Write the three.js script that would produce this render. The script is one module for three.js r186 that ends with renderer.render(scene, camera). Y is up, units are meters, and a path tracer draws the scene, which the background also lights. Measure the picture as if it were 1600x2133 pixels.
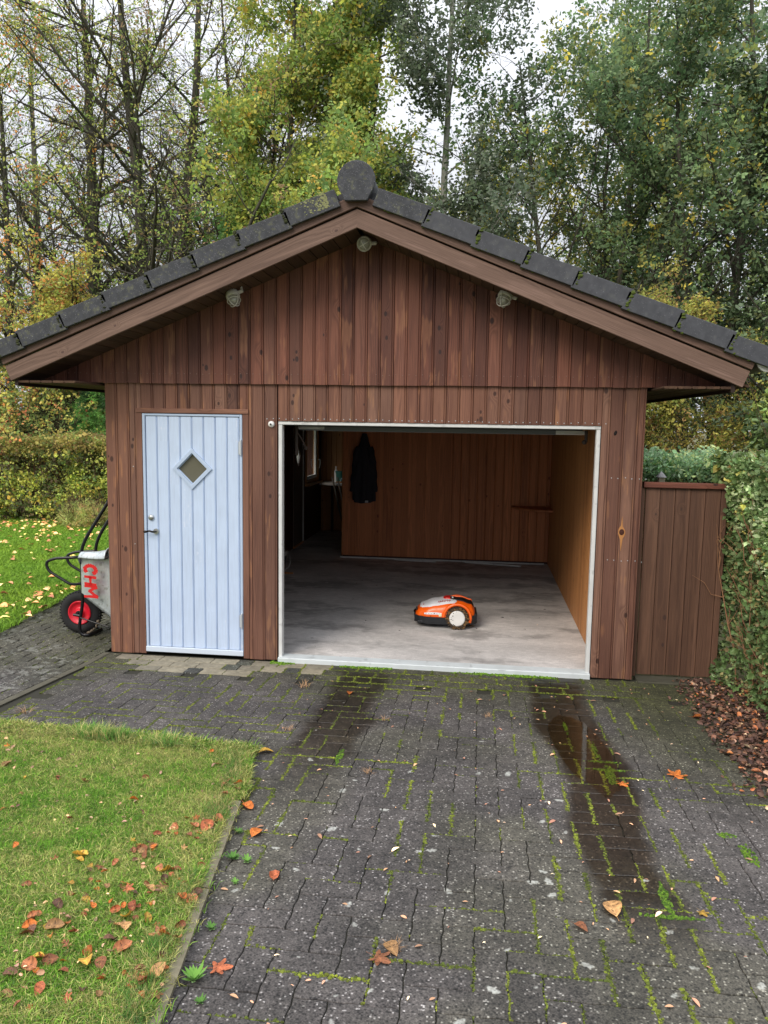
import * as THREE from 'three';
import { mergeGeometries as rawMerge } from 'three/addons/utils/BufferGeometryUtils.js';
import { RoundedBoxGeometry } from 'three/addons/geometries/RoundedBoxGeometry.js';
import { FontLoader } from 'three/addons/loaders/FontLoader.js';
import { TextGeometry } from 'three/addons/geometries/TextGeometry.js';

// ---------------------------------------------------------------- camera, sky, sun, exposure
const scene = new THREE.Scene();
const camera = new THREE.PerspectiveCamera(67.2, 0.75, 0.05, 900);
camera.rotation.order = 'YXZ';
camera.rotation.set(-0.11543, 0.12302, 0.01533);
camera.position.set(3.2306, 2.0394, 6.3642);
camera.updateMatrixWorld();
const renderer = new THREE.WebGLRenderer({ antialias: true });
renderer.setSize(768, 1024);
renderer.toneMapping = THREE.LinearToneMapping;
renderer.toneMappingExposure = 1.52;
renderer.shadowMap.enabled = true;
{ // overcast sky: brighter towards the zenith, the same all round, with faint cloud
  const W = 512, H = 256, d = new Float32Array(W * H * 4);
  for (let y = 0; y < H; y++) for (let x = 0; x < W; x++) {
    const el = ((y + 0.5) / H - 0.5) * Math.PI, a = (x / W) * Math.PI * 2, s = Math.max(0, Math.sin(el));
    const c = 1 + 0.05 * Math.sin(a * 3 + s * 5) * Math.sin(s * 9 + 1) + 0.04 * Math.sin(a * 7 + 2 - s * 11);
    const L = (0.52 + 1.45 * s * s) * c, o = (y * W + x) * 4;
    d[o] = L * 0.955; d[o + 1] = L * 0.985; d[o + 2] = L * 1.06; d[o + 3] = 1;
  }
  const t = new THREE.DataTexture(d, W, H, THREE.RGBAFormat, THREE.FloatType);
  t.mapping = THREE.EquirectangularReflectionMapping; t.magFilter = t.minFilter = THREE.LinearFilter; t.wrapS = THREE.RepeatWrapping; t.needsUpdate = true;
  scene.background = t; scene.environment = t;
}
const sun = new THREE.DirectionalLight(0xfff1e0, 1.45);
sun.position.set(-7, 15, 15); sun.target.position.set(2.2, 1, 0);
sun.castShadow = true; sun.shadow.radius = 60;
sun.shadow.camera.left = -22; sun.shadow.camera.right = 22; sun.shadow.camera.top = 22; sun.shadow.camera.bottom = -22; sun.shadow.camera.far = 80;
sun.shadow.mapSize.set(2048, 2048);
scene.add(sun, sun.target);

// ---------------------------------------------------------------- helpers
function mergeGeometries(list) {
  const mixed = list.some((g) => g.index) && list.some((g) => !g.index);
  return rawMerge(list.map((g) => {
    let q = mixed && g.index ? g.toNonIndexed() : g;
    for (const k of Object.keys(q.attributes)) if (!['position', 'normal', 'uv'].includes(k)) q.deleteAttribute(k);
    if (!q.attributes.uv) q.setAttribute('uv', new THREE.Float32BufferAttribute(new Float32Array(q.attributes.position.count * 2), 2));
    return q;
  }));
}
function rng(a) { return () => { a |= 0; a = (a + 0x6d2b79f5) | 0; let t = Math.imul(a ^ (a >>> 15), 1 | a); t = (t + Math.imul(t ^ (t >>> 7), 61 | t)) ^ t; return ((t ^ (t >>> 14)) >>> 0) / 4294967296; }; }
const V = (x, y, z) => new THREE.Vector3(x, y, z);
const { sin, cos, abs, min, max, floor, sqrt, PI, exp, pow, hypot } = Math;
const clamp = (x, a = 0, b = 1) => min(b, max(a, x)), mix = (a, b, t) => a + (b - a) * t, ss = (a, b, x) => { const t = clamp((x - a) / (b - a)); return t * t * (3 - 2 * t); };
function hash2(x, y, s) { let h = Math.imul(x, 374761393) + Math.imul(y, 668265263) + Math.imul(s, 2147483647); h = Math.imul(h ^ (h >>> 13), 1274126177); h = Math.imul(h ^ (h >>> 16), 2246822519); return ((h ^ (h >>> 15)) >>> 0) / 4294967296; }
function vn(x, y, s = 0, px = 0, py = 0) {
  let xi = floor(x), yi = floor(y), fx = x - xi, fy = y - yi; fx = fx * fx * (3 - 2 * fx); fy = fy * fy * (3 - 2 * fy);
  let x1 = xi + 1, y1 = yi + 1;
  if (px) { xi = ((xi % px) + px) % px; x1 = ((x1 % px) + px) % px; }
  if (py) { yi = ((yi % py) + py) % py; y1 = ((y1 % py) + py) % py; }
  const a = hash2(xi, yi, s), b = hash2(x1, yi, s), c = hash2(xi, y1, s), d = hash2(x1, y1, s);
  return a + (b - a) * fx + (c - a) * fy + (a - b - c + d) * fx * fy;
}
function fbm(x, y, o, s = 0, px = 0, py = 0) { let v = 0, a = 0.5, n = 0; for (let i = 0; i < o; i++) { v += a * vn(x, y, s + i * 17, px, py); n += a; a *= 0.5; x *= 2; y *= 2; px *= 2; py *= 2; } return v / n; }
const S2L = (c) => pow(c / 255, 2.2);
const C = (r, g, b) => new THREE.Color().setRGB(S2L(r), S2L(g), S2L(b));     // from a colour as read by eye
function tex(W, H, f, srgb, repeat = true) {
  const d = new Uint8Array(W * H * 4);
  for (let y = 0; y < H; y++) for (let x = 0; x < W; x++) { const c = f(x, y), o = (y * W + x) * 4; d[o] = clamp(c[0], 0, 255); d[o + 1] = clamp(c[1], 0, 255); d[o + 2] = clamp(c[2], 0, 255); d[o + 3] = 255; }
  const t = new THREE.DataTexture(d, W, H); t.magFilter = THREE.LinearFilter; t.minFilter = THREE.LinearFilter;
  if (repeat) t.wrapS = t.wrapT = THREE.RepeatWrapping;
  if (srgb) t.colorSpace = THREE.SRGBColorSpace;
  t.needsUpdate = true; return t;
}
const std = (o) => new THREE.MeshStandardMaterial(o), phys = (o) => new THREE.MeshPhysicalMaterial(o);
const used = new Map();
function numbered(n) { const k = used.get(n) || 0; used.set(n, k + 1); return k ? n + '_' + String(k).padStart(3, '0') : n; }
function add(o, parent) { o.traverse((c) => { if (c.isMesh) c.castShadow = c.receiveShadow = true; }); parent.add(o); return o; }
function thing(name, label, category, group, pos = [0, 0, 0]) { const o = new THREE.Group(); o.name = numbered(name); o.position.set(...pos); o.userData = { label, category }; if (group) o.userData.group = group; scene.add(o); return o; }
function tag(o, label, category, group) { o.userData.label = label; o.userData.category = category; if (group) o.userData.group = group; return o; }
function part(name, g, m, parent, label) { const o = new THREE.Mesh(g, m); o.name = name; if (label) o.userData.label = label; return add(o, parent); }
function group(name, parent) { const o = new THREE.Group(); o.name = name; parent.add(o); return o; }
function struct(name, g, m) { const o = g ? new THREE.Mesh(g, m) : new THREE.Group(); o.name = name; o.userData.kind = 'structure'; return add(o, scene); }
function geo(p, idx, uv) { const g = new THREE.BufferGeometry(); g.setAttribute('position', new THREE.Float32BufferAttribute(p, 3)); if (uv) g.setAttribute('uv', new THREE.Float32BufferAttribute(uv, 2)); else g.setAttribute('uv', new THREE.Float32BufferAttribute(new Float32Array(p.length / 3 * 2), 2)); g.setIndex(idx); g.computeVertexNormals(); return g; }
// a prism: section points [a, b] (counter-clockwise seen from +c), running along c from c0(a,b) to c1(a,b); place(a,b,c) -> [x,y,z]
function prism(sec, c0, c1, place, uo = 0, vo = 0, us = 1 / 1.744, vs = 1 / 2.4) {
  const p = [], uv = [], ix = [], n = sec.length; let u = 0;
  for (let i = 0; i < n; i++) {
    const A = sec[i], B = sec[(i + 1) % n], l = hypot(B[0] - A[0], B[1] - A[1]), k = p.length / 3;
    const a0 = c0(...A), a1 = c1(...A), b0 = c0(...B), b1 = c1(...B);
    p.push(...place(A[0], A[1], a0), ...place(B[0], B[1], b0), ...place(B[0], B[1], b1), ...place(A[0], A[1], a1));
    uv.push((uo + A[0]) * us, (vo + a0) * vs, (uo + B[0] + (abs(B[0] - A[0]) < 1e-4 ? l : 0)) * us, (vo + b0) * vs, (uo + B[0] + (abs(B[0] - A[0]) < 1e-4 ? l : 0)) * us, (vo + b1) * vs, (uo + A[0]) * us, (vo + a1) * vs);
    ix.push(k, k + 1, k + 2, k, k + 2, k + 3); u += l;
  }
  for (const top of [0, 1]) {
    const k = p.length / 3, f = top ? c1 : c0; let mx = 0, mb = 0;
    for (const s of sec) { mx += s[0] / n; mb += s[1] / n; }
    p.push(...place(mx, mb, f(mx, mb))); uv.push((uo + mx) * us, vo * vs);
    for (const s of sec) { p.push(...place(s[0], s[1], f(...s))); uv.push((uo + s[0]) * us, (vo + s[1]) * vs); }
    for (let i = 0; i < n; i++) { const a = k + 1 + i, b = k + 1 + (i + 1) % n; top ? ix.push(k, a, b) : ix.push(k, b, a); }
  }
  return geo(p, ix, uv);
}
const K = (v) => () => v;
// chamfered rectangle section
const rect = (a0, a1, b0, b1, c = 0.003) => [[a0 + c, b0], [a1 - c, b0], [a1, b0 + c], [a1, b1 - c], [a1 - c, b1], [a0 + c, b1], [a0, b1 - c], [a0, b0 + c]];
// section (x right, z towards the viewer) run along y
const upY = (a, b, c) => [a, c, -b];           // b = -z
const alongX = (a, b, c) => [c, a, b];         // a = y, b = z, run along x
const alongZ = (a, b, c) => [a, b, c];         // a = x, b = y, run along z
function box(x0, x1, y0, y1, z0, z1, c = 0.004, uo = 0, vo = 0) { // grain along y
  return prism(rect(x0, x1, -z1, -z0, min(c, (x1 - x0) / 3, (z1 - z0) / 3)), K(y0), K(y1), upY, uo, vo);
}
function boxX(x0, x1, y0, y1, z0, z1, c = 0.004, uo = 0, vo = 0) { return prism(rect(y0, y1, z0, z1, min(c, (y1 - y0) / 3, (z1 - z0) / 3)), K(x0), K(x1), alongX, uo, vo); } // grain along x
function boxZ(x0, x1, y0, y1, z0, z1, c = 0.004, uo = 0, vo = 0) { return prism(rect(x0, x1, y0, y1, min(c, (x1 - x0) / 3, (y1 - y0) / 3)), K(z0), K(z1), alongZ, uo, vo); }
function tube(pts, r, rs = 8, closed = false, seg = 0) { const c = new THREE.CatmullRomCurve3(pts.map((p) => V(...p)), closed, 'centripetal'); return new THREE.TubeGeometry(c, seg || pts.length * 6, r, rs, closed); }
// straight runs with rounded bends
function bent(pts, r, rb = 0.06, rs = 9) {
  const path = new THREE.CurvePath(), P = pts.map((p) => V(...p)); let at = P[0];
  for (let i = 1; i < P.length - 1; i++) {
    const a = P[i].clone().sub(P[i - 1]), b = P[i + 1].clone().sub(P[i]), k = min(rb, a.length() * 0.48, b.length() * 0.48);
    const s = P[i].clone().addScaledVector(a.normalize(), -k), e = P[i].clone().addScaledVector(b.normalize(), k);
    path.add(new THREE.LineCurve3(at, s)); path.add(new THREE.QuadraticBezierCurve3(s, P[i], e)); at = e;
  }
  path.add(new THREE.LineCurve3(at, P[P.length - 1]));
  const g = new THREE.TubeGeometry(path, P.length * 14, r, rs, false);
  const cap = [0, P.length - 1].map((i) => new THREE.SphereGeometry(r, 8, 6).translate(P[i].x, P[i].y, P[i].z));
  return mergeGeometries([g, ...cap]);
}
function lathe(pts, seg = 24) { return new THREE.LatheGeometry(pts.map((p) => new THREE.Vector2(...p)), seg); }
const gy = (x, z) => -0.04 + 0.045 * max(0, z - 0.4);
const ray = (px, py) => { const t = 1066.5 / 1604.85; const v = V((px - 800) / 1066.5 * t, -(py - 1066.5) / 1066.5 * t, -1); return v.applyQuaternion(camera.quaternion); };
function ground(px, py) { const o = camera.position, v = ray(px, py); let t = (-0.04 - o.y) / v.y; const z = o.z + v.z * t; if (z > 0.4) t = (-0.04 + 0.045 * (o.z - 0.4) - o.y) / (v.y - 0.045 * v.z); return V(o.x + v.x * t, o.y + v.y * t, o.z + v.z * t); }
function atZ(px, py, z) { const o = camera.position, v = ray(px, py), t = (z - o.z) / v.z; return V(o.x + v.x * t, o.y + v.y * t, z); }
const stuff = (o) => { o.userData.kind = 'stuff'; return o; };
function inst(name, g, m, mats, cols, parent) {
  const o = new THREE.InstancedMesh(g, m, mats.length); o.name = name;
  mats.forEach((x, i) => o.setMatrixAt(i, x)); if (cols) cols.forEach((c, i) => o.setColorAt(i, c));
  return stuff(add(o, parent));
}

// ---------------------------------------------------------------- textures and materials
const STRIP = 0.109, NS = 16, LEN = 2.4;
// boards side by side: each strip has its own figure, knots and tone; colour is left to the pair of tones given
function woodFields(seed, W, H, knotty = 1) {
  const r = rng(seed), g = new Float32Array(W * H), k = new Float32Array(W * H), tone = new Float32Array(W * H), worn = new Float32Array(W * H);
  const strips = [...Array(NS)].map(() => {
    const knots = []; const n = floor(r() * 3.4 * knotty); for (let i = 0; i < n; i++) knots.push([0.015 + r() * 0.08, r() * LEN, 0.006 + r() * 0.009]);
    return { c: -0.05 + r() * 0.2, f: 30 + r() * 60, q: 250 + r() * 900, tone: r(), knots, p: r() * 50, worn: r() };
  });
  for (let y = 0; y < H; y++) for (let x = 0; x < W; x++) {
    const si = floor(x / W * NS), s = strips[si], u = (x / W * NS - si) * STRIP, v = y / H * LEN, o = y * W + x;
    let kd = 0, push = 0;
    for (const [ku, kv, kr] of s.knots) { let dv = v - kv; dv -= Math.round(dv / LEN) * LEN; const du = u - ku, rr = hypot(du, dv * 0.62); if (rr > 0.16) continue; push += 1.9 * exp(-rr * rr / (kr * kr * 9)); kd = max(kd, 1 - ss(kr * 0.75, kr * 1.25, rr)); }
    const w = fbm(u * 18 + s.p, v * 2.5, 2, seed + si, 0, 6) - 0.5, uu = u + w * 0.022;
    const ringc = uu * s.f + (uu - s.c) * (uu - s.c) * s.q + push * 1.6 + w * 1.5;
    const ring = 0.5 + 0.5 * sin(ringc * 6.283);
    const fib = vn(u * 900, v * 20, seed + 5 + si, 0, 48), fib2 = vn(u * 350, v * 5, seed + 9 + si, 0, 12);
    g[o] = clamp(ring * (0.22 + 0.3 * fbm(u * 20 + s.p, v * 2.5, 2, seed + 201 + si, 0, 6)) + fib * 0.3 + fib2 * 0.38); k[o] = kd;
    tone[o] = s.tone * 0.6 + 0.4 * fbm(u * 6 + s.p, v * 1.25, 2, seed + 77 + si, 0, 3);
    worn[o] = ss(0.62, 0.8, fbm(u * 30 + s.p * 3, v * 5, 3, seed + 131 + si, 0, 12) * (0.75 + 0.4 * s.worn));
  }
  return { g, k, tone, worn, W, H };
}
function woodTex(F, lo, hi, tint, wornCol, wornAmt, knotCol) {
  return tex(F.W, F.H, (x, y) => {
    const o = y * F.W + x, g = F.g[o], t = F.tone[o]; let c = [0, 1, 2].map((i) => mix(lo[i], hi[i], clamp(g * 0.75 + t * 0.35 - 0.05)) + (t - 0.5) * tint[i]);
    const w = F.worn[o] * wornAmt * (0.5 + g * 0.6); c = c.map((v, i) => mix(v, wornCol[i], w));
    if (F.k[o]) c = c.map((v, i) => mix(v, knotCol[i], F.k[o] * 0.75));
    return c;
  }, true);
}
const F1 = woodFields(11, 2048, 1024, 1.5), F2 = woodFields(57, 2048, 1024, 0.7);
const woodBump = tex(1024, 512, (x, y) => { const o = (y * 2) * 2048 + x * 2, v = 120 + F1.g[o] * 100 - F1.k[o] * 60; return [v, v, v]; });
const wood = (map, o = {}) => std({ map, roughness: 0.72, bumpMap: woodBump, bumpScale: 0.0016, ...o });
const M = {};
const tGable = woodTex(F1, [68, 38, 30], [130, 83, 66], [44, 36, 30], [162, 118, 84], 0.5, [38, 22, 22]);
M.gable = [[1, 1, 1], [0.86, 0.84, 0.84], [1.08, 1.05, 1.0], [0.94, 0.98, 1.0], [1.03, 0.97, 0.93]].map((c) => wood(tGable, { color: new THREE.Color(...c) }));
const tWall = woodTex(F1, [76, 46, 37], [140, 100, 80], [46, 42, 36], [184, 132, 86], 0.42, [48, 26, 20]);
M.walls = [[0.94, 0.92, 0.9], [0.8, 0.77, 0.76], [1.08, 1.04, 0.98], [0.9, 0.94, 0.96], [1.0, 0.92, 0.87]].map((c) => wood(tWall, { color: new THREE.Color(...c) })); M.wall = M.walls[0];
const tBarge = woodTex(F2, [74, 54, 44], [132, 106, 92], [30, 28, 26], [150, 122, 112], 0.25, [66, 44, 40]);
M.barge = wood(tBarge);
const tGate = woodTex(F2, [74, 50, 38], [118, 86, 66], [26, 22, 20], [130, 100, 84], 0.12, [58, 40, 34]);
M.gate = wood(tGate);
const tPly = woodTex(F2, [116, 70, 42], [186, 118, 74], [10, 10, 8], [150, 88, 50], 0.05, [84, 44, 24]);
M.ply = wood(tPly, { roughness: 0.6, color: new THREE.Color(1.6, 1.55, 1.45) });
const tPine = woodTex(F1, [150, 96, 50], [196, 138, 82], [26, 26, 22], [196, 140, 90], 0.05, [96, 54, 26]);
M.pine = wood(tPine, { roughness: 0.55 });
M.dark = wood(tPly, { color: C(112, 96, 92), roughness: 0.6 });
M.soffit = wood(tGate, { color: C(205, 205, 190), roughness: 0.85 });
M.fascia = wood(tGate, { color: C(120, 110, 108) });
const tDoor = tex(1024, 1024, (x, y) => { const f = vn(x * 0.5, y * 0.03, 3, 512, 0), b = fbm(x / 128, y / 64, 3, 9, 8, 16), s = vn(x * 0.12, y * 0.012, 21), chip = ss(0.86, 0.93, vn(x * 0.25, y * 0.06, 31, 256, 0) * (0.6 + 0.5 * ss(500, 0, y))); const v = 0.93 + 0.05 * b + 0.035 * (f - 0.5) - 0.03 * s * s; return [mix(198 * v, 216, chip * 0.5), mix(216 * v, 222, chip * 0.5), mix(241 * v, 238, chip * 0.5)]; }, true);
M.door = std({ map: tDoor, roughness: 0.5, bumpMap: woodBump, bumpScale: 0.0005 });
M.doorFrame = std({ map: tDoor, color: C(238, 240, 240), roughness: 0.5 });
M.white = std({ color: C(224, 226, 226), roughness: 0.55, map: tex(256, 256, (x, y) => { const v = 236 + 22 * (fbm(x / 16, y / 8, 3, 71, 16, 32) - 0.5) - 26 * ss(0.85, 0.95, vn(x / 5, y / 5, 5)); return [v, v, v * 0.99]; }, true) });
M.greyPanel = std({ color: C(118, 122, 124), roughness: 0.5 });
M.tile = std({ roughness: 0.75, map: tex(512, 512, (x, y) => { const n = fbm(x / 20, y / 20, 4, 3, 26, 26), sp = hash2(x >> 1, y >> 1, 8) > 0.986 ? 70 * hash2(x >> 2, y >> 2, 1) : 0, l = ss(0.6, 0.75, fbm(x / 40, y / 40, 4, 41, 13, 13)); return [54 + 22 * n + sp + l * 7, 56 + 22 * n + sp + l * 7, 61 + 22 * n + sp + l * 4]; }, true) });
M.tileLichen = std({ roughness: 0.85, map: tex(512, 512, (x, y) => { const n = fbm(x / 20, y / 20, 4, 3, 26, 26), sp = hash2(x >> 1, y >> 1, 8) > 0.97 ? 100 * hash2(x >> 2, y >> 2, 1) : 0, l = ss(0.42, 0.62, fbm(x / 30, y / 30, 4, 43, 17, 17)), d = ss(0.5, 0.62, fbm(x / 12, y / 12, 3, 91)); return [48 + 22 * n + sp + l * 15 * (0.4 + d), 50 + 22 * n + sp + l * 15 * (0.4 + d), 54 + 22 * n + sp + l * 7]; }, true) });
M.moss = std({ color: C(255, 255, 255), roughness: 1 });
M.black = std({ color: C(22, 22, 24), roughness: 0.35 });
M.blackMatt = std({ color: C(26, 26, 28), roughness: 0.8 });
M.rubber = std({ color: C(36, 36, 37), roughness: 0.85 });
M.steel = std({ color: C(190, 192, 190), roughness: 0.35, metalness: 0.9 });
M.hinge = std({ color: C(196, 202, 206), roughness: 0.4, metalness: 0.4 });
M.plasticWhite = std({ color: C(226, 226, 222), roughness: 0.35 });
M.glass = phys({ color: 0xffffff, roughness: 0.03, transmission: 1, thickness: 0, ior: 1.5 });
M.lampGrey = std({ color: C(196, 194, 182), roughness: 0.5 });
M.reflectionTintGlass = phys({ color: C(150, 148, 130), roughness: 0.05, transmission: 0.62, thickness: 0, ior: 1.5 });  // olive grey tint stands in for trees reflected in the diamond pane
M.lampGlass = phys({ color: C(225, 226, 215), roughness: 0.3, transmission: 0.75, thickness: 0 });
M.redPaint = std({ color: C(196, 24, 26), roughness: 0.6 });
M.concrete = std({ roughness: 0.9, map: tex(512, 512, (x, y) => { const n = fbm(x / 32, y / 32, 5, 13, 16, 16), f = hash2(x, y, 2); return [92 + 46 * n + 16 * f, 90 + 46 * n + 16 * f, 82 + 44 * n + 15 * f]; }, true) });
M.bark = std({ roughness: 0.95, map: tex(256, 256, (x, y) => { const n = fbm(x / 8, y / 32, 4, 3, 32, 8), l = ss(0.55, 0.75, fbm(x / 40, y / 40, 3, 7)); return [50 + 46 * n - 4 * l, 48 + 44 * n + 8 * l, 41 + 40 * n - 8 * l]; }, true) });
M.barkPale = std({ roughness: 0.9, map: tex(256, 256, (x, y) => { const n = fbm(x / 30, y / 8, 4, 3, 0, 32), l = ss(0.68, 0.75, n); return [142 + 34 * n - 70 * l, 142 + 34 * n - 70 * l, 134 + 34 * n - 66 * l]; }, true) });
M.leaf = phys({ color: 0xffffff, roughness: 1, transmission: 0.5, thickness: 0, specularIntensity: 0.3 });
M.leafGloss = phys({ color: 0xffffff, roughness: 0.55, transmission: 0.2, thickness: 0, specularIntensity: 0.6 });
M.leafDry = std({ color: 0xffffff, roughness: 0.8 });
M.grass = phys({ color: 0xffffff, roughness: 1, transmission: 0.3, thickness: 0, specularIntensity: 0.3 });

// ---------------------------------------------------------------- paving: colour, roughness and relief over 7 m x 5.4 m of ground
const GX0 = -1.7, GW = 7.2, GZ0 = -2.6, GH = 7.2;
const wetAt = (x, z) => {
  const c1 = 3.83 + 0.1 * ss(0, 1.9, z) + 0.03 * sin(z * 4), w1 = 0.23 - 0.03 * ss(1.5, 3.4, z) + 0.05 * (fbm(x * 3, z * 3, 3, 501) - 0.5) * 2;
  const c2 = 2.3 + 0.0 * z, w2 = 0.24 - 0.03 * z / 3 + 0.16 * (fbm(x * 3, z * 3, 3, 507) - 0.5) * 2;
  return max(ss(w1 + 0.02, w1 - 0.08, abs(x - c1)) * ss(3.75, 3.2, z) * ss(-0.02, 0.1, z), ss(w2 + 0.06, w2 - 0.12, abs(x - c2)) * ss(2.9, 1.6, z) * 0.82 * ss(0.02, 0.2, z));
};
const pr = rng(909), spots = [];
for (let i = 0; i < 210; i++) { const a = i < 140; const x = a ? 2.2 + pr() * 2.1 : 2 + pr() * 2.9, z = a ? 1.9 + pr() * 2.6 : 0.6 + pr() * 3.6; spots.push([x, z, (0.003 + pow(pr(), 3) * (a ? 0.022 : 0.013)), pr() * 6]); }
const spotGrid = new Map();
for (const s of spots) for (let i = -1; i <= 1; i++) for (let j = -1; j <= 1; j++) { const k = floor(s[0] / 0.1 + i) + '_' + floor(s[1] / 0.1 + j); if (!spotGrid.has(k)) spotGrid.set(k, []); spotGrid.get(k).push(s); }
const paveRough = new Uint8Array(1024 * 1024 * 4);
const tPave = tex(2048, 2048, (px, py) => {
  const x = GX0 + px / 2048 * GW, z = GZ0 + py / 2048 * GH, left = ss(0.02, -0.06, x + 0.02 * z);
  const n = fbm(x * 3.2, z * 3.2, 4, 601), n2 = fbm(x * 26, z * 26, 3, 611), h = hash2(px, py, 3), h2 = hash2(px >> 1, py >> 1, 5);
  let v = 54 + 34 * n + 26 * (n2 - 0.5) + (h - 0.5) * 44 + (h2 - 0.5) * 22; let c = [v * 1.04, v * 0.985, v * 0.95];
  if (h2 > 0.95) { const a = 24 + 76 * hash2(px >> 1, py >> 1, 6); c = c.map((q) => q + a * (0.5 + 0.6 * h)); }
  else if (h2 < 0.08) c = c.map((q) => q * 0.62);
  const algae = clamp(ss(0.35, 0.7, fbm(x * 1.8, z * 1.8, 3, 641)) * 0.25 + ss(4.1, 4.6, x) * ss(2.6, 0.4, z) * 0.6 + ss(0.9, 0.15, z) * 0.35);
  c = [mix(c[0], c[0] * 0.86 + 5, algae), mix(c[1], c[1] * 0.9 + 7, algae), mix(c[2], c[2] * 0.66, algae)];
  if (left > 0) { const l = ss(0.54, 0.64, fbm(x * 24, z * 24, 3, 671)) * ss(0.4, 0.6, fbm(x * 3, z * 3, 2, 675)) * left * (0.5 + h2 * 0.7); c = c.map((q, i) => mix(q, [150, 152, 144][i], l * 0.6)); }
  const w = wetAt(x, z);
  if (w > 0) { c = [c[0] * (1 - 0.4 * w), c[1] * (1 - 0.46 * w), c[2] * (1 - 0.54 * w)]; }
  const near = spotGrid.get(floor(x / 0.1) + '_' + floor(z / 0.1));
  if (near) for (const [sx, sz, r, p] of near) { const dx = x - sx, dz = z - sz, d = hypot(dx, dz), a = Math.atan2(dz, dx); const k = clamp((r * (1 + 0.3 * sin(a * 2 + p) + 0.16 * sin(a * 5 + p * 2)) - d) / 0.005 + 0.3) * (0.45 + 0.5 * vn(x * 160, z * 160, 677)); if (k > 0) c = c.map((v, i) => mix(v, [182, 184, 176][i], k)); }
  if (!(px & 1) && !(py & 1)) { const o = ((py >> 1) * 1024 + (px >> 1)) * 4, q = mix(225, 95, w) + 20 * (h - 0.5); paveRough[o] = paveRough[o + 1] = paveRough[o + 2] = q; paveRough[o + 3] = 255; }
  return c;
}, true, false);
const rPave = new THREE.DataTexture(paveRough, 1024, 1024); rPave.magFilter = THREE.LinearFilter; rPave.needsUpdate = true;
const pave = (k, o = {}) => std({ map: tPave, roughnessMap: rPave, roughness: 1, bumpMap: tPave, bumpScale: 0.003, color: new THREE.Color(k, k, k), ...o });
M.pavers = [0.86, 0.92, 0.98, 0.8].map((k) => pave(k));
{ const t = M.concrete.map.clone(); t.repeat.set(16, 16); t.needsUpdate = true; M.paverLight = [[1.15, 1.06, 0.9], [0.95, 0.89, 0.78], [1.3, 1.2, 1.02]].map((c) => std({ map: t, color: new THREE.Color(...c), roughness: 0.9, bumpMap: t, bumpScale: 0.002 })); }
M.paverBlue = pave(0.8, { color: new THREE.Color(0.85, 0.92, 1.05) });
const tFloor = tex(1024, 1024, (px, py) => { // garage floor, 4.1 m x 7.8 m
  const x = px / 1024 * 4.1, z = py / 1024 * 7.8, n = fbm(x * 1.6, z * 1.6, 5, 701), st = fbm(x * 2.2, z * 5, 4, 711), f = hash2(px, py, 4), oil = ss(0.46, 0.72, fbm(x * 1.6 + 5 + 0.8 * fbm(x * 3, z * 3, 3, 725), z * 3.4 + fbm(x * 5, z * 5, 3, 727), 5, 721)) * ss(0.2, 0.6, fbm(x * 12, z * 26, 3, 729) + 0.12);
  const scr = ss(0.7, 0.78, vn(x * 4 + z * 9, z * 60, 731)) * ss(0.5, 0.7, n);
  const gr = fbm(x * 22, z * 60, 3, 741) - 0.5; let v = 188 + 30 * n + 34 * (st - 0.5) + 34 * gr + 20 * (f - 0.5) + 16 * scr; v *= 1 - 0.22 * oil; return [v * 1.0, v * 0.985, v * 0.97];
}, true);
M.floor = std({ map: tFloor, roughness: 0.75, bumpMap: tFloor, bumpScale: 0.0008 });

// ---------------------------------------------------------------- the garage
const W = 4.524, WTOP = 2.365, SL = 0.409, APX = 2.262, APB = 3.49, ang = Math.atan(SL);
const garage = thing('garage', 'dark red brown timber garage with pitched tiled roof, standing behind the paved driveway', 'garage');
const soffY = (x) => APB + 0.02 - SL * abs(x - APX);
const rw = rng(4242);
const strip = () => floor(rw() * NS) * STRIP;
// board profile: flat face, groove and rounded bead at the right edge
const profile = (w, f = 0) => [[0.0015, 0.02 - f], [w - 0.0015, 0.02 - f], [w - 0.0015, 0.004 - f], [w - 0.004, 0.0005 - f], [w - 0.0085, 0.001 - f], [w - 0.012, 0.007 - f], [w - 0.016, 0.007 - f], [w - 0.021, -f], [0.006, -f], [0.0015, 0.005 - f]].reverse().map(([a, b]) => [a, b]);
// b axis is -z: front faces have smaller b
function board(name, x, w, y0, y1, m, parent, f = 0, label) {
  let sec = [[0.0015, 0.005], [0.006, 0], [w - 0.021, 0], [w - 0.0155, 0.007], [w - 0.012, 0.007], [w - 0.0085, 0.001], [w - 0.004, 0.0005], [w - 0.0015, 0.004], [w - 0.0015, 0.02], [0.0015, 0.02]];
  if (w < 0.05) sec = [[0.001, 0.003], [0.004, 0], [w - 0.004, 0], [w - 0.001, 0.003], [w - 0.001, 0.02], [0.001, 0.02]];
  const t0 = typeof y0 === 'function' ? y0 : K(y0), t1 = typeof y1 === 'function' ? y1 : K(y1);
  const tw = (rw() - 0.5) * 0.0035;
  const g = prism(sec, (a) => t0(x + a), (a) => t1(x + a), (a, b, c) => [x + a, c, f + tw - b], strip(), rw() * LEN);
  return part(name, g, Array.isArray(m) ? m[floor(rw() * m.length)] : m, parent, label);
}
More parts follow.
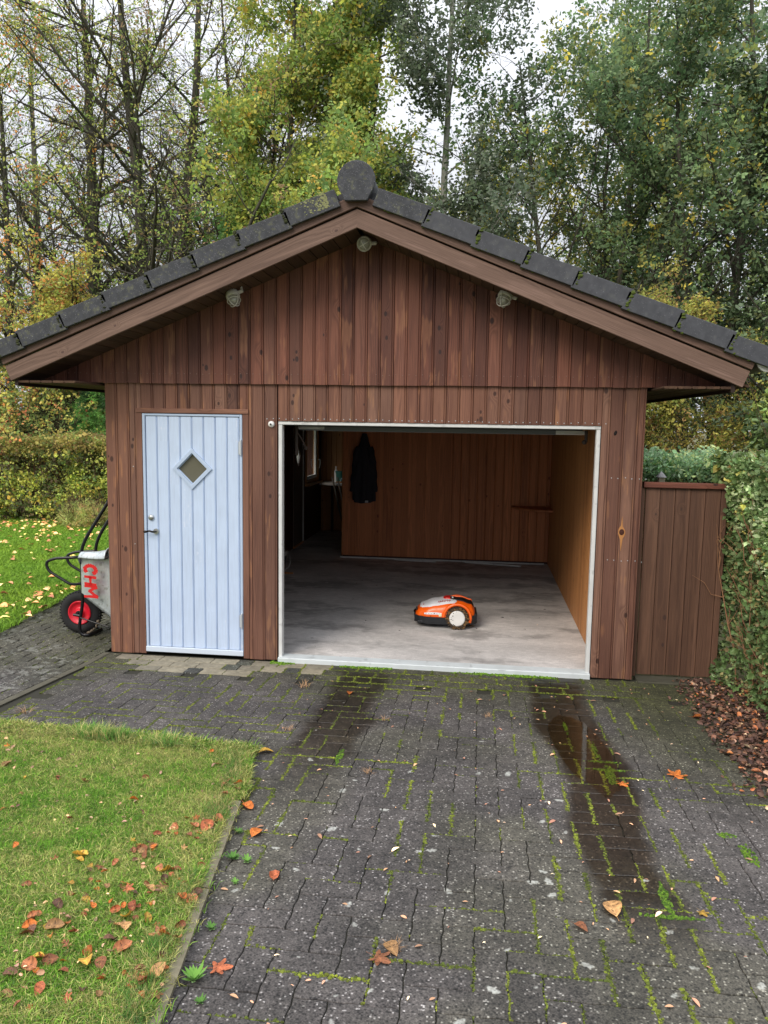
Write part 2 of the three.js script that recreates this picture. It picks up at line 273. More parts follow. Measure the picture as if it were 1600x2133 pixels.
{ // lower front wall
  const wall = group('front_wall', garage);
  const tri = rng(5);
  for (let i = 0; i < 42; i++) {
    let x0 = i * STRIP, x1 = min(W, x0 + STRIP); if (x1 - x0 < 0.02) continue;
    const bot = -0.03 - 0.006 * tri();
    const segs = [];
    const mid = (x0 + x1) / 2;
    const door = [0.285, 1.277], open = [1.532, 4.186];
    const cut = (a, b) => { if (b - a > 0.02) segs.push([a, b, bot, WTOP]); };
    const over = (lo, hi, y) => { const a = max(x0, lo), b = min(x1, hi); if (b - a > 0.012) segs.push([a, b, y, WTOP]); if (x0 < lo && x1 > lo) cut(x0, lo); if (x1 > hi && x0 < hi) cut(hi, x1); };
    if (x1 > door[0] && x0 < door[1]) over(...door, 2.13); else if (x1 > open[0] && x0 < open[1]) over(...open, 2.04); else cut(x0, x1);
    for (const [a, b, y0, y1] of segs) board('board', a, b - a, y0, y1, M.walls, wall);
  }
  // structure behind the boards
  for (const [a, b, y0, y1] of [[0, 0.33, -0.03, 2.36], [1.225, 1.535, -0.03, 2.36], [4.185, W, -0.03, 2.36], [0.33, 1.225, 2.09, 2.36], [1.535, 4.185, 2.05, 2.36]]) part('wall_frame', box(a, b, y0, y1, -0.14, -0.022), M.dark, wall);
  // nail heads under the drip edge and over the opening
  const nails = []; const nh = new THREE.CylinderGeometry(0.0042, 0.0042, 0.003, 6).rotateX(PI / 2);
  for (let i = 13; i < 39; i++) for (const dx of [0.02, 0.075]) nails.push(nh.clone().translate(i * STRIP + dx + 0.004 * tri(), 2.055 + 0.008 * tri(), 0.0025));
  for (let i = 2; i < 42; i++) for (const y of [1.62, 0.95]) if (i * STRIP < 0.27 || i * STRIP > 4.2) for (const dx of [0.03, 0.08]) nails.push(nh.clone().translate(i * STRIP + dx, y + 0.01 * tri(), 0.0025));
  stuff(part('nail_heads', mergeGeometries(nails), M.hinge, wall));
  // a burst knot with pale torn wood on the right of the opening
  const kx = 4.38, ky = 1.19;
  const spl = new THREE.Shape(); spl.moveTo(0, -0.16); spl.quadraticCurveTo(0.008, -0.09, 0.012, -0.05); spl.quadraticCurveTo(0.032, -0.03, 0.03, 0.005); spl.quadraticCurveTo(0.022, 0.03, 0.008, 0.045); spl.lineTo(0.001, 0.13); spl.lineTo(-0.006, 0.05); spl.quadraticCurveTo(-0.028, 0.03, -0.026, -0.005); spl.quadraticCurveTo(-0.02, -0.04, -0.008, -0.06); spl.closePath();
  part('torn_knot', new THREE.ExtrudeGeometry(spl, { depth: 0.0015, bevelEnabled: false, curveSegments: 6 }).translate(kx, ky, 0.0015), std({ color: C(178, 124, 74), roughness: 0.8 }), wall, 'pale torn knot');
  const kb = new THREE.SphereGeometry(0.017, 12, 8).scale(1, 1.3, 0.35).translate(kx + 0.002, ky, 0.002), kc = new THREE.TorusGeometry(0.016, 0.004, 6, 14).scale(1, 1.25, 1).translate(kx + 0.002, ky, 0.004);
  part('knot', mergeGeometries([kb, kc]), std({ color: C(70, 38, 24), roughness: 0.8 }), wall);
  const d1 = new THREE.SphereGeometry(0.012, 10, 8).scale(1, 1.7, 0.3).rotateZ(-0.35).translate(4.295, 1.985, 0.002);
  part('knot', d1, std({ color: C(24, 14, 12), roughness: 0.9 }), wall);
}
{ // gable wall, proud of the wall below
  const gable = group('gable_wall', garage);
  for (let i = -5; i < 47; i++) {
    const x0 = i * STRIP, x1 = x0 + STRIP, top = (x) => min(soffY(x), 4) + 0.004;
    if (top(x0) < WTOP && top(x1) < WTOP) continue;
    const j = (rw() - 0.5) * 0.006;
    board('board', x0, STRIP, WTOP - 0.022 + j, (x) => max(WTOP - 0.018 + j, top(x)), M.gable, gable, 0.026);
  }
  const nails = [], nh = new THREE.CylinderGeometry(0.0038, 0.0038, 0.003, 6).rotateX(PI / 2);
  for (let i = -3; i < 45; i++) for (const dx of [0.02, 0.076]) nails.push(nh.clone().translate(i * STRIP + dx, WTOP + 0.055 + 0.01 * rw(), 0.0285));
  stuff(part('nail_heads', mergeGeometries(nails), std({ color: C(120, 100, 92), roughness: 0.6, metalness: 0.3 }), gable));
  const tri = new THREE.Shape(); tri.moveTo(-0.45, WTOP); tri.lineTo(4.97, WTOP); tri.lineTo(APX, APB - 0.01); tri.closePath();
  part('wall_frame', new THREE.ExtrudeGeometry(tri, { depth: 0.09, bevelEnabled: false }).translate(0, 0, -0.092), M.dark, gable);
}
{ // barge boards: a lower and a proud upper one on each slope, mitred at the ridge
  const L = 3.06;
  for (const s of [-1, 1]) for (const [n0, n1, z0, z1, ext, cut] of [[0.0, 0.126, 0.425, 0.45, 0, 0], [0.136, 0.222, 0.44, 0.467, 0.0, 0]]) {
    const ca = cos(ang), sa = sin(ang);
    // local frame: a = along normal of slope, b = z, c = along slope downwards from the apex
    const c0 = (a) => a * SL, c1 = () => L + ext;
    const pl = (a, b, c) => [APX + s * (c * ca - 0) + s * (-a * -sa) * -1 * -1 * 0 + s * a * sa * 1, APB - c * sa + a * ca, b];
    let sec = rect(n0, n1, z0, z1, 0.003);
    // mitre: x = APX exactly when c*ca + a*sa = 0 -> c = -a*tan
    const g = prism(s > 0 ? sec : sec.map(([a, b]) => [a, b]), (a) => -a * SL, c1, pl, strip() + 0.01, rw() * LEN);
    if (s > 0) { const ix = g.index.array; for (let i = 0; i < ix.length; i += 3) { const t = ix[i]; ix[i] = ix[i + 1]; ix[i + 1] = t; } g.computeVertexNormals(); }
    part('barge_board', g, M.barge, garage);
  }
}
{ // soffit boards running front to back under the verge, and level ones under the eaves
  const soffit = group('soffit', garage), ca = cos(ang), sa = sin(ang);
  for (const s of [-1, 1]) for (let k = 0; k < 31; k++) {
    const s0 = k * 0.1 + 0.012, s1 = s0 + 0.094, P = (c, n) => [APX + s * (c * ca + n * sa), APB - c * sa + n * ca];
    const a = P(s0, 0.018), b = P(s1, 0.018), c = P(s1, 0.034), d = P(s0, 0.034);
    const q = s > 0 ? [a, d, c, b].reverse() : [a, d, c, b];
    const sec = s > 0 ? [d, a, b, c] : [a, d, c, b];
    const back = s0 > 2.5 ? -0.02 : 0.002;
    part('board', prism(sec, K(back), K(0.424), alongZ, strip(), rw() * LEN), M.soffit, soffit);
  }
  for (const s of [-1, 1]) for (let k = 0; k < 5; k++) {
    const x0 = s > 0 ? W + 0.03 + k * 0.1 : -0.03 - (k + 1) * 0.1;
    part('board', boxZ(x0 + 0.002, x0 + 0.097, WTOP - 0.045, WTOP - 0.027, -7.8, 0.42, 0.006, strip(), rw() * LEN), M.soffit, soffit);
  }
  for (const s of [-1, 1]) { const x = s > 0 ? 5.04 : -0.54; part('eaves_board', boxZ(x - 0.014, x + 0.014, WTOP - 0.07, WTOP + 0.13, -7.85, 0.422), M.fascia, soffit); }
}
{ // roof: slabs behind, verge tiles one by one, half round ridge with end disc
  const roof = group('roof', garage), ca = cos(ang), sa = sin(ang), N0 = 0.228;
  for (const s of [-1, 1]) {
    const P = (c, n) => [APX + s * (c * ca + n * sa), APB - c * sa + n * ca];
    const q = [P(-0.05, N0), P(3.2, N0), P(3.2, N0 + 0.06), P(-0.08, N0 + 0.06)];
    const sec = s > 0 ? q.slice().reverse().map((x) => x) : q;
    const A = (sec[1][0] - sec[0][0]) * (sec[2][1] - sec[0][1]) - (sec[1][1] - sec[0][1]) * (sec[2][0] - sec[0][0]);
    const u = prism(A > 0 ? sec : sec.slice().reverse(), K(-7.9), K(0.4), alongZ);
    part('roof_slope', u, M.tile, roof);
    // verge tiles: overhanging face plus top, each lapping the one below
    const g = 0.395;
    for (let k = 0; k < 8; k++) {
      const c0 = 0.06 + k * g, c1 = c0 + g + 0.02, rt = rng(100 + k + s * 50), jit = (rt() - 0.5) * 0.006;
      const f0 = N0 - 0.045 + jit, f1 = N0 - 0.03 + jit, t0 = N0 + 0.079 + jit, t1 = N0 + 0.099 + jit; // upper end low, lower end high
      const pts = [P(c0, f0), P(c1 - 0.012, f1), P(c1, t1), P(c0, t0)];
      const sh = new THREE.Shape(); pts.forEach((p, i) => (i ? sh.lineTo(...p) : sh.moveTo(...p))); sh.closePath();
      const face = new THREE.ExtrudeGeometry(sh, { depth: 0.028, bevelEnabled: true, bevelSize: 0.004, bevelThickness: 0.004, bevelSegments: 2 }).translate(0, 0, 0.468);
      const tp = [P(c0, t0 - 0.022), P(c1, t1 - 0.022), P(c1, t1), P(c0, t0)], st = new THREE.Shape(); tp.forEach((p, i) => (i ? st.lineTo(...p) : st.moveTo(...p))); st.closePath();
      const topg = new THREE.ExtrudeGeometry(st, { depth: 0.3, bevelEnabled: false }).translate(0, 0, 0.169);
      const gg = mergeGeometries([face, topg]); const uv = gg.attributes.uv; for (let i = 0; i < uv.count; i++) uv.setXY(i, uv.getX(i) * 1.3 + k * 0.37 + s, uv.getY(i) * 1.3 + k * 0.21);
      part('verge_tile', gg, s < 0 || k === 0 ? M.tileLichen : M.tile, roof, s < 0 && k === 0 ? 'verge tile with yellow lichen' : undefined);
    }
    // moss beads under the tile edge and in the laps
    const rm = rng(77 + s), list = []; const blob = new THREE.IcosahedronGeometry(1, 1);
    for (let i = 0; i < 420; i++) {
      const lap = rm() < 0.3, k = floor(rm() * 8), c = lap ? 0.06 + k * g + g + 0.02 + rm() * 0.012 : 0.15 + rm() * 3.0, n = lap ? N0 - 0.02 + rm() * 0.12 : N0 - 0.036 - rm() * 0.012 + 0.018 * (((c - 0.06) % g) / g), r = 0.003 + rm() * 0.008;
      const p = P(c, n); list.push(blob.clone().scale(r * (1 + rm()), r * (0.7 + rm() * 0.6), r).translate(p[0], p[1], (lap ? 0.49 : 0.478) + rm() * 0.014));
    }
    stuff(part('roof_moss', mergeGeometries(list), std({ color: s < 0 ? C(52, 56, 32) : C(70, 82, 30), roughness: 1 }), roof));
  }
  // yellow lichen crust on the first left tile
  { const rm = rng(91), l = [], P = (c, n) => [APX - (c * ca + n * sa), APB - c * sa + n * ca], b = new THREE.IcosahedronGeometry(1, 1); for (let i = 0; i < 230; i++) { const p = P(0.13 + rm() * rm() * 0.24, N0 - 0.02 + rm() * 0.115), r = 0.0015 + rm() * rm() * 0.008; l.push(b.clone().scale(r * 1.4, r, 0.0025).translate(p[0], p[1], 0.5)); }
    stuff(part('lichen', mergeGeometries(l), std({ color: C(128, 130, 92), roughness: 1 }), roof)); }
  const cap = new THREE.Shape(); const cy = 3.812, r = 0.136;
  cap.moveTo(APX - 0.08, cy - 0.138); cap.lineTo(APX + 0.08, cy - 0.138);
  for (let i = 0; i <= 56; i++) { const a = -0.42 + i / 56 * (PI + 0.84); cap.lineTo(APX + r * cos(a), cy + 0.0 + r * sin(a)); }
  cap.closePath();
  const rc = new THREE.ExtrudeGeometry(cap, { depth: 0.025, bevelEnabled: true, bevelSize: 0.006, bevelThickness: 0.006, bevelSegments: 3, curveSegments: 20 }).translate(0, 0, 0.488);
  const uvc = rc.attributes.uv; for (let i = 0; i < uvc.count; i++) uvc.setXY(i, uvc.getX(i) * 1.5, uvc.getY(i) * 1.5);
  part('ridge_end', rc, M.tileLichen, roof, 'round ridge end disc with lichen specks');
  const rr = new THREE.CylinderGeometry(0.125, 0.125, 8.36, 40, 1, false).rotateX(PI / 2).translate(APX, cy, -3.7);
  part('ridge_tile', rr, M.tile, roof);
  // gutters along both eaves
  for (const s of [-1, 1]) {
    const gx = s > 0 ? 5.262 : -0.71, gyy = s > 0 ? 2.52 : 2.53, R0 = 0.07, pts = []; for (let i = 0; i <= 14; i++) { const a = PI + i / 14 * PI; pts.push([gx + R0 * cos(a), gyy + R0 * sin(a)]); } for (let i = 14; i >= 0; i--) { const a = PI + i / 14 * PI; pts.push([gx + (R0 - 0.004) * cos(a), gyy + (R0 - 0.004) * sin(a)]); }
    const sh = new THREE.Shape(); pts.forEach((p, i) => (i ? sh.lineTo(...p) : sh.moveTo(...p))); sh.closePath();
    const gut = part('gutter', new THREE.ExtrudeGeometry(sh, { depth: 8.2, bevelEnabled: false }).translate(0, 0, -7.78), std({ color: C(118, 114, 106), roughness: 0.5 }), garage);
    const es = new THREE.Shape(); es.moveTo(gx - R0 - 0.006, gyy + 0.012); for (let i = 0; i <= 18; i++) { const a = PI + i / 18 * PI; es.lineTo(gx + (R0 + 0.005) * cos(a), gyy + (R0 + 0.005) * sin(a)); } es.lineTo(gx + R0 + 0.006, gyy + 0.012); es.closePath();
    part('end_cap', new THREE.ExtrudeGeometry(es, { depth: 0.016, bevelEnabled: true, bevelSize: 0.003, bevelThickness: 0.004, bevelSegments: 2 }).translate(0, 0, s > 0 ? 0.43 : 0.385), s > 0 ? M.plasticWhite : std({ color: C(92, 92, 90), roughness: 0.5 }), gut);
  }
}
{ // pale blue plank door with a diamond window
  const d = group('side_door', garage), X0 = 0.335, X1 = 1.223, CX = 0.779, CY = 1.62, D = 0.138;
  part('door_trim', boxX(0.283, 1.279, 2.092, 2.132, -0.02, 0.012, 0.003, strip()), M.wall, d);
  part('door_trim', box(0.283, X0 - 0.003, -0.03, 2.09, -0.02, 0.006, 0.003, strip()), M.wall, d);
  part('door_trim', box(X1 + 0.003, 1.279, -0.03, 2.09, -0.02, 0.006, 0.003, strip()), M.wall, d);
  const fr = mergeGeometries([box(X0, X0 + 0.024, 0.03, 2.088, -0.09, 0.004), box(X1 - 0.024, X1, 0.03, 2.088, -0.09, 0.004), boxX(X0 + 0.024, X1 - 0.024, 2.068, 2.088, -0.09, 0.004)]);
  part('frame', fr, M.doorFrame, d);
  part('sill', boxX(X0, X1, -0.012, 0.036, -0.09, 0.012), std({ color: C(196, 208, 222), roughness: 0.5 }), d);
  const lx0 = X0 + 0.028, lw = (X1 - X0 - 0.056) / 8;
  for (let k = 0; k < 8; k++) {
    const x0 = lx0 + k * lw, w = lw, a = [[0.001, 0.006], [0.0045, 0.001], [w - 0.012, 0.001], [w - 0.009, 0.0065], [w - 0.006, 0.0065], [w - 0.0035, 0.001], [w - 0.001, 0.006], [w - 0.001, 0.03], [0.001, 0.03]];
    const dd = (x) => max(0, D - abs(x - CX));
    // extra section points where the window's corner falls inside a plank
    for (const ex of [CX - D, CX + D]) { const e = ex - x0; if (e > 0.006 && e < w - 0.013) { a.splice(2, 0, [e, 0.001]); a.splice(a.length - 1, 0, [e, 0.03]); } }
    const pl = (a_, b, c) => [x0 + a_, c, -0.003 - b];
    const uo = k * 0.2, vo = k * 0.37;
    const tests = [x0 + 0.002, x0 + w / 2, x0 + w - 0.002].some((x) => dd(x) > 0.001);
    if (!tests) part('plank', prism(a, K(0.04), K(2.064), pl, uo, vo, 0.9, 0.45), M.door, d);
    else part('plank', mergeGeometries([prism(a, K(0.04), (q) => CY - dd(x0 + q), pl, uo, vo, 0.9, 0.45), prism(a, (q) => CY + dd(x0 + q), K(2.064), pl, uo, vo, 0.9, 0.45)]), M.door, d);
  }
  const ring = (o, i, z0, dep, m, n) => { const s = new THREE.Shape(); s.moveTo(CX - o, CY); s.lineTo(CX, CY - o); s.lineTo(CX + o, CY); s.lineTo(CX, CY + o); s.closePath(); const h = new THREE.Path(); h.moveTo(CX - i, CY); h.lineTo(CX, CY + i); h.lineTo(CX + i, CY); h.lineTo(CX, CY - i); h.closePath(); s.holes.push(h); part(n, new THREE.ExtrudeGeometry(s, { depth: dep, bevelEnabled: true, bevelSize: 0.003, bevelThickness: 0.003, bevelSegments: 2 }).translate(0, 0, z0), m, d); };
  ring(0.172, 0.139, -0.004, 0.012, M.doorFrame, 'window_frame');
  ring(0.14, 0.13, -0.016, 0.008, M.doorFrame, 'window_frame');
  part('pane', new THREE.BoxGeometry(0.25, 0.25, 0.003).rotateZ(PI / 4).scale(0.72, 0.72, 1).translate(CX, CY, -0.022), M.reflectionTintGlass, d);
  const hook = new THREE.TorusGeometry(0.02, 0.003, 6, 14, 4).translate(CX - 0.1, CY - 0.02, 0.0);
  // handle: oval plate and a cranked lever pointing left
  const hx = 0.425, hy = 1.067;
  const rose = new THREE.CylinderGeometry(0.024, 0.026, 0.008, 24).rotateX(PI / 2).translate(hx + 0.018, hy, 0.004);
  part('handle_plate', rose, M.steel, d);
  part('handle', mergeGeometries([tube([[hx + 0.018, hy, 0.004], [hx + 0.016, hy, 0.035], [hx, hy + 0.002, 0.047], [hx - 0.02, hy + 0.008, 0.048], [hx - 0.045, hy + 0.004, 0.046], [hx - 0.07, hy - 0.004, 0.042]], 0.0085, 10, false, 30), new THREE.SphereGeometry(0.013, 12, 8).scale(1.5, 0.9, 0.8).translate(hx - 0.062, hy, 0.044)]), std({ color: C(40, 36, 34), roughness: 0.25, metalness: 0.7 }), d, 'worn dark lever handle');
  part('lock', mergeGeometries([lathe([[0, 0.016], [0.012, 0.016], [0.013, 0.013], [0.024, 0.008], [0.026, 0]], 24).rotateX(PI / 2).translate(0.4, 1.188, 0.001), new THREE.BoxGeometry(0.003, 0.012, 0.002).translate(0.4, 1.188, 0.0175)]), M.steel, d);
  for (const y of [1.806, 0.3]) part('hinge', mergeGeometries([new THREE.CylinderGeometry(0.0085, 0.0085, 0.12, 12).translate(X1 - 0.012, y, 0.011), new RoundedBoxGeometry(0.016, 0.11, 0.005, 2, 0.002).translate(X1 - 0.025, y, 0.004), new THREE.SphereGeometry(0.009, 8, 6).translate(X1 - 0.012, y + 0.064, 0.011)]), M.hinge, d);
}
{ // white frame of the big opening, threshold and the raised door
  const f = group('opening_frame', garage);
  part('jamb', box(1.536, 1.568, -0.02, 2.008, -0.075, -0.006, 0.004), M.white, f);
  part('jamb', box(4.15, 4.182, -0.035, 2.008, -0.075, -0.006, 0.004), M.white, f);
  part('head', boxX(1.536, 4.182, 2.009, 2.038, -0.075, -0.008, 0.004), M.white, f);
  part('threshold', boxX(1.54, 4.18, -0.06, 0.002, -0.1, 0.035, 0.006), std({ color: C(214, 222, 226), roughness: 0.6, map: M.white.map }), garage);
  const od = group('overhead_door', garage);
  part('panel', new RoundedBoxGeometry(2.5, 0.05, 2.05, 2, 0.01).translate(2.85, 1.985, -1.5), M.greyPanel, od);
  part('panel', boxX(1.83, 3.87, 1.957, 1.999, -0.462, -0.445), std({ color: C(96, 100, 102), roughness: 0.5 }), od);
  part('rail_bracket', boxX(1.60, 1.84, 1.972, 1.998, -0.47, -0.44), M.white, od); part('rail_bracket', boxX(3.87, 4.14, 1.96, 1.996, -0.47, -0.44), M.white, od);
  part('spring_arm', mergeGeometries([box(1.6, 1.625, 1.74, 2.0, -0.35, -0.33), bent([[1.61, 1.95, -0.36], [1.66, 1.86, -0.4], [1.66, 1.8, -0.5]], 0.008), new THREE.SphereGeometry(0.02, 10, 8).translate(1.66, 1.8, -0.5)]), std({ color: C(70, 60, 54), roughness: 0.6 }), od);
  part('spring_arm', mergeGeometries([box(4.1, 4.125, 1.9, 2.0, -0.35, -0.33), new THREE.SphereGeometry(0.02, 10, 8).translate(4.1, 1.9, -0.34)]), std({ color: C(70, 60, 54), roughness: 0.6 }), od);
}
{ // inside: floor, walls, ceiling
  const fl = new THREE.PlaneGeometry(4.1, 7.75).rotateX(-PI / 2).translate(2.3, 0, -3.92); part('floor', fl, M.floor, garage);
  const inn = group('inner_walls', garage);
  const XL = 0.28, XR = 4.26, ZP = -5.04, ZB = -7.8, YC = 2.28;
  // right wall: narrow pine boards seen at a slant; deep groove between each two
  for (let z = -0.15, i = 0; z > ZB; z -= 0.088, i++) { const w = 0.086; part('board', prism([[-w + 0.001, 0], [-0.001, 0], [-0.001, 0.006], [-0.007, 0.014], [-w + 0.012, 0.014], [-w + 0.001, 0.006]].map(([a, b]) => [a, -b]).reverse(), K(0.004), K(YC), (a, b, c) => [XR + 0.014 + b, c, z + a], strip(), rw() * LEN), M.pine, inn); }
  part('wall_core', box(XR + 0.018, W - 0.004, -0.03, 2.34, ZB - 0.1, -0.145), M.dark, inn);
  // left wall with a door opening and a window opening
  const z1 = -5.62, z2 = -6.3, z3 = -6.5, z4 = -7.5, w0 = 0.98, w1 = 2.12;
  part('wall_core', box(0.012, XL - 0.02, -0.03, 2.34, -5.0, -0.145), M.dark, inn);
  for (const [za, zb, y0, y1] of [[z1, -5.0, -0.03, 2.34], [z2, z1, 2.02, 2.34], [z3, z2, -0.03, 2.34], [z4, z3, -0.03, w0], [z4, z3, w1, 2.34], [ZB - 0.1, z4, -0.03, 2.34]]) part('wall_core', box(XL - 0.06, XL - 0.02, y0, y1, za, zb), M.dark, inn);
  for (let z = -0.15; z > ZB; z -= 0.1) {
    const za = z - 0.098, spans = []; const mid = z - 0.05;
    if (mid < z1 && mid > z2) spans.push([2.02, YC]); else if (mid < z3 && mid > z4) { spans.push([0.004, w0 - 0.03]); spans.push([w1, YC]); } else spans.push([0.004, YC]);
    for (const [a, b] of spans) part('board', box(XL - 0.018, XL, a, b, za, z - 0.002, 0.006, strip(), rw() * LEN), M.dark, inn);
  }
  // partition: two smooth plywood sheets, then boards
  let x = 1.19;
  for (const w of [0.62, 0.62, 0.4]) { part('plywood_sheet', box(x, x + w - 0.003, 0.035, YC, ZP - 0.02, ZP, 0.003, strip(), rw() * LEN), M.ply, inn); x += w; }
  while (x < XR) { const w = min(0.125, XR - x); part('board', box(x, x + w - 0.002, 0.035, YC, ZP - 0.02, ZP + 0.002, 0.007, strip(), rw() * LEN), M.ply, inn); x += 0.125; }
  part('corner_strip', box(1.178, 1.189, 0.03, YC, ZP - 0.09, ZP + 0.004, 0.003), M.pine, inn);
  part('wall_core', box(1.19, XR, 0, 2.3, ZP - 0.09, ZP - 0.022), M.dark, inn);
  for (let xx = XL, i = 0; xx < 3; xx += 0.1, i++) part('board', box(xx, xx + 0.098, 0.004, YC, ZB - 0.02, ZB, 0.006, strip(), rw() * LEN), M.pine, inn);
  part('wall_core', box(0.012, W - 0.004, -0.03, 2.34, ZB - 0.12, ZB - 0.022), M.dark, inn);
  part('ceiling', boxZ(0.012, W - 0.004, YC + 0.002, YC + 0.03, ZB - 0.1, -0.145), M.dark, inn);
  const wn = group('side_window', garage);
  part('frame', mergeGeometries([box(0.2, XL + 0.02, w0, w1, z4, z4 + 0.05), box(0.2, XL + 0.02, w0, w1, z3 - 0.05, z3), boxZ(0.2, XL + 0.015, w0, w0 + 0.05, z4 + 0.05, z3 - 0.05), boxZ(0.2, XL + 0.015, w1 - 0.05, w1, z4 + 0.05, z3 - 0.05)]), M.pine, wn);
  part('sash', mergeGeometries([box(0.235, 0.275, w0 + 0.06, w1 - 0.06, z4 + 0.055, z4 + 0.14), box(0.235, 0.275, w0 + 0.06, w1 - 0.06, z3 - 0.11, z3 - 0.055), boxZ(0.235, 0.275, w0 + 0.052, w0 + 0.11, z4 + 0.14, z3 - 0.11), boxZ(0.235, 0.275, w1 - 0.11, w1 - 0.052, z4 + 0.14, z3 - 0.11)]), M.white, wn);
  part('pane', new THREE.BoxGeometry(0.004, w1 - w0 - 0.2, 0.78).translate(0.255, (w0 + w1) / 2, (z3 + z4) / 2), M.glass, wn);
  part('sill', boxZ(0.2, XL + 0.09, w0 - 0.04, w0 - 0.008, z4 - 0.05, z3 + 0.04), M.pine, wn);
  part('handle', bent([[XL + 0.02, 1.35, z4 + 0.06], [XL + 0.055, 1.36, z4 + 0.06], [XL + 0.06, 1.28, z4 + 0.06], [XL + 0.04, 1.2, z4 + 0.06]], 0.007, 0.03), M.steel, wn);
  const idr = group('inner_door', garage);
  const ds = new THREE.Shape(); ds.moveTo(0, 0.02); ds.lineTo(0.66, 0.02); ds.lineTo(0.66, 2); ds.lineTo(0, 2); ds.closePath(); const dh = new THREE.Path(); const q = 0.15; dh.moveTo(0.33 - q, 1.46); dh.lineTo(0.33, 1.46 + q); dh.lineTo(0.33 + q, 1.46); dh.lineTo(0.33, 1.46 - q); dh.closePath(); ds.holes.push(dh);
  part('leaf', new THREE.ExtrudeGeometry(ds, { depth: 0.04, bevelEnabled: false }).rotateY(PI / 2).translate(XL - 0.03, 0, z1 - 0.01), std({ color: C(96, 84, 78), roughness: 0.6 }), idr);
  part('pane', new THREE.BoxGeometry(0.004, 0.212, 0.212).rotateX(PI / 4).translate(XL - 0.01, 1.46, z1 - 0.34), phys({ color: C(245, 246, 248), roughness: 0.6, transmission: 1, thickness: 0 }), idr);
  part('frame', box(XL - 0.02, XL + 0.02, 0.02, 2.02, z2 - 0.02, z2 + 0.05), M.white, idr);
  part('frame', boxZ(XL - 0.02, XL + 0.025, -0.0, 0.03, z2, z1), M.pine, idr);
}
{ // round white key switch beside the opening
  const k = part('key_switch', lathe([[0, 0.03], [0.008, 0.03], [0.009, 0.022], [0.021, 0.02], [0.026, 0.012], [0.027, 0]], 24).rotateX(PI / 2).translate(1.478, 2.012, 0.001), M.plasticWhite, garage);
  part('lock', new THREE.CylinderGeometry(0.008, 0.008, 0.004, 14).rotateX(PI / 2).translate(1.478, 2.012, 0.032), M.black, k);
}

// ---------------------------------------------------------------- bulkhead lamps under the verge
function lamp(x, y, z, tiltZ, tiltX, label) {
  const t = thing('bulkhead_lamp', label, 'lamp', 'caged lamps under the garage roof', [x, y, z]); t.scale.setScalar(0.88);
  const inner = [];
  const place = (g) => g.rotateX(tiltX).rotateZ(tiltZ);
  part('housing', place(lathe([[0, 0.052], [0.03, 0.052], [0.05, 0.044], [0.058, 0.028], [0.062, 0.012], [0.064, 0], [0.064, -0.014], [0.058, -0.02], [0, -0.02]], 28)), M.lampGrey, t);
  part('glass', place(lathe([[0.05, -0.018], [0.05, -0.05], [0.044, -0.075], [0.028, -0.092], [0, -0.098]], 24)), M.lampGlass, t);
  part('bulb', place(new THREE.SphereGeometry(0.022, 14, 10).translate(0, -0.045, 0)), M.plasticWhite, t);
  const wires = [];
  for (let k = 0; k < 4; k++) { const a = k * PI / 2 + 0.5; wires.push(tube([[0.062, -0.01, 0], [0.061, -0.05, 0], [0.05, -0.085, 0], [0.02, -0.106, 0], [0, -0.108, 0]].map(([r, yy]) => [r * cos(a), yy, r * sin(a)]), 0.0042, 6, false, 16)); }
  wires.push(new THREE.TorusGeometry(0.06, 0.0042, 6, 28).rotateX(PI / 2).translate(0, -0.055, 0));
  part('cage', place(mergeGeometries(wires)), M.lampGrey, t);
  part('cable_inlet', place(mergeGeometries([new THREE.CylinderGeometry(0.017, 0.017, 0.05, 12).rotateZ(PI / 2).translate(0.075, 0.012, 0), new THREE.CylinderGeometry(0.01, 0.01, 0.05, 10).translate(0.096, 0.03, 0)])), M.lampGrey, t);
  return t;
}
lamp(1.215, 3.035, 0.2, 0.36, -0.42, 'grey caged bulkhead lamp under the left slope of the roof');
lamp(3.385, 3.025, 0.2, -0.32, -0.42, 'grey caged bulkhead lamp under the right slope of the roof');
lamp(2.285, 3.43, 0.2, 0.0, -1.25, 'grey caged bulkhead lamp under the roof peak, facing forward').rotation.z = 0;

// ---------------------------------------------------------------- ground, paving, lawn
{ // one sheet out to the horizon, rising gently towards the viewer near the drive
  const g = new THREE.PlaneGeometry(700, 700, 140, 140).rotateX(-PI / 2).translate(0, 0, 0), p = g.attributes.position;
  for (let i = 0; i < p.count; i++) { const z = p.getZ(i); p.setY(i, -0.11 + (z > 0 ? min(0.32, 0.045 * max(0, z - 0.4)) - 0.02 : 0)); }
  g.computeVertexNormals(); const uv = g.attributes.uv; for (let i = 0; i < uv.count; i++) uv.setXY(i, p.getX(i) / 3, p.getZ(i) / 3);
  const tGround = tex(512, 512, (x, y) => { const n = fbm(x / 24, y / 24, 4, 801, 21, 21); return [70 + 40 * n, 66 + 42 * n, 44 + 26 * n]; }, true);
  struct('ground', g, std({ map: tGround, roughness: 1 }));
}
const m = 0.12, corner = ground(528, 1572), kerbA = ground(500, 1680), kerbB = ground(338, 2133), topL = ground(0, 1518);
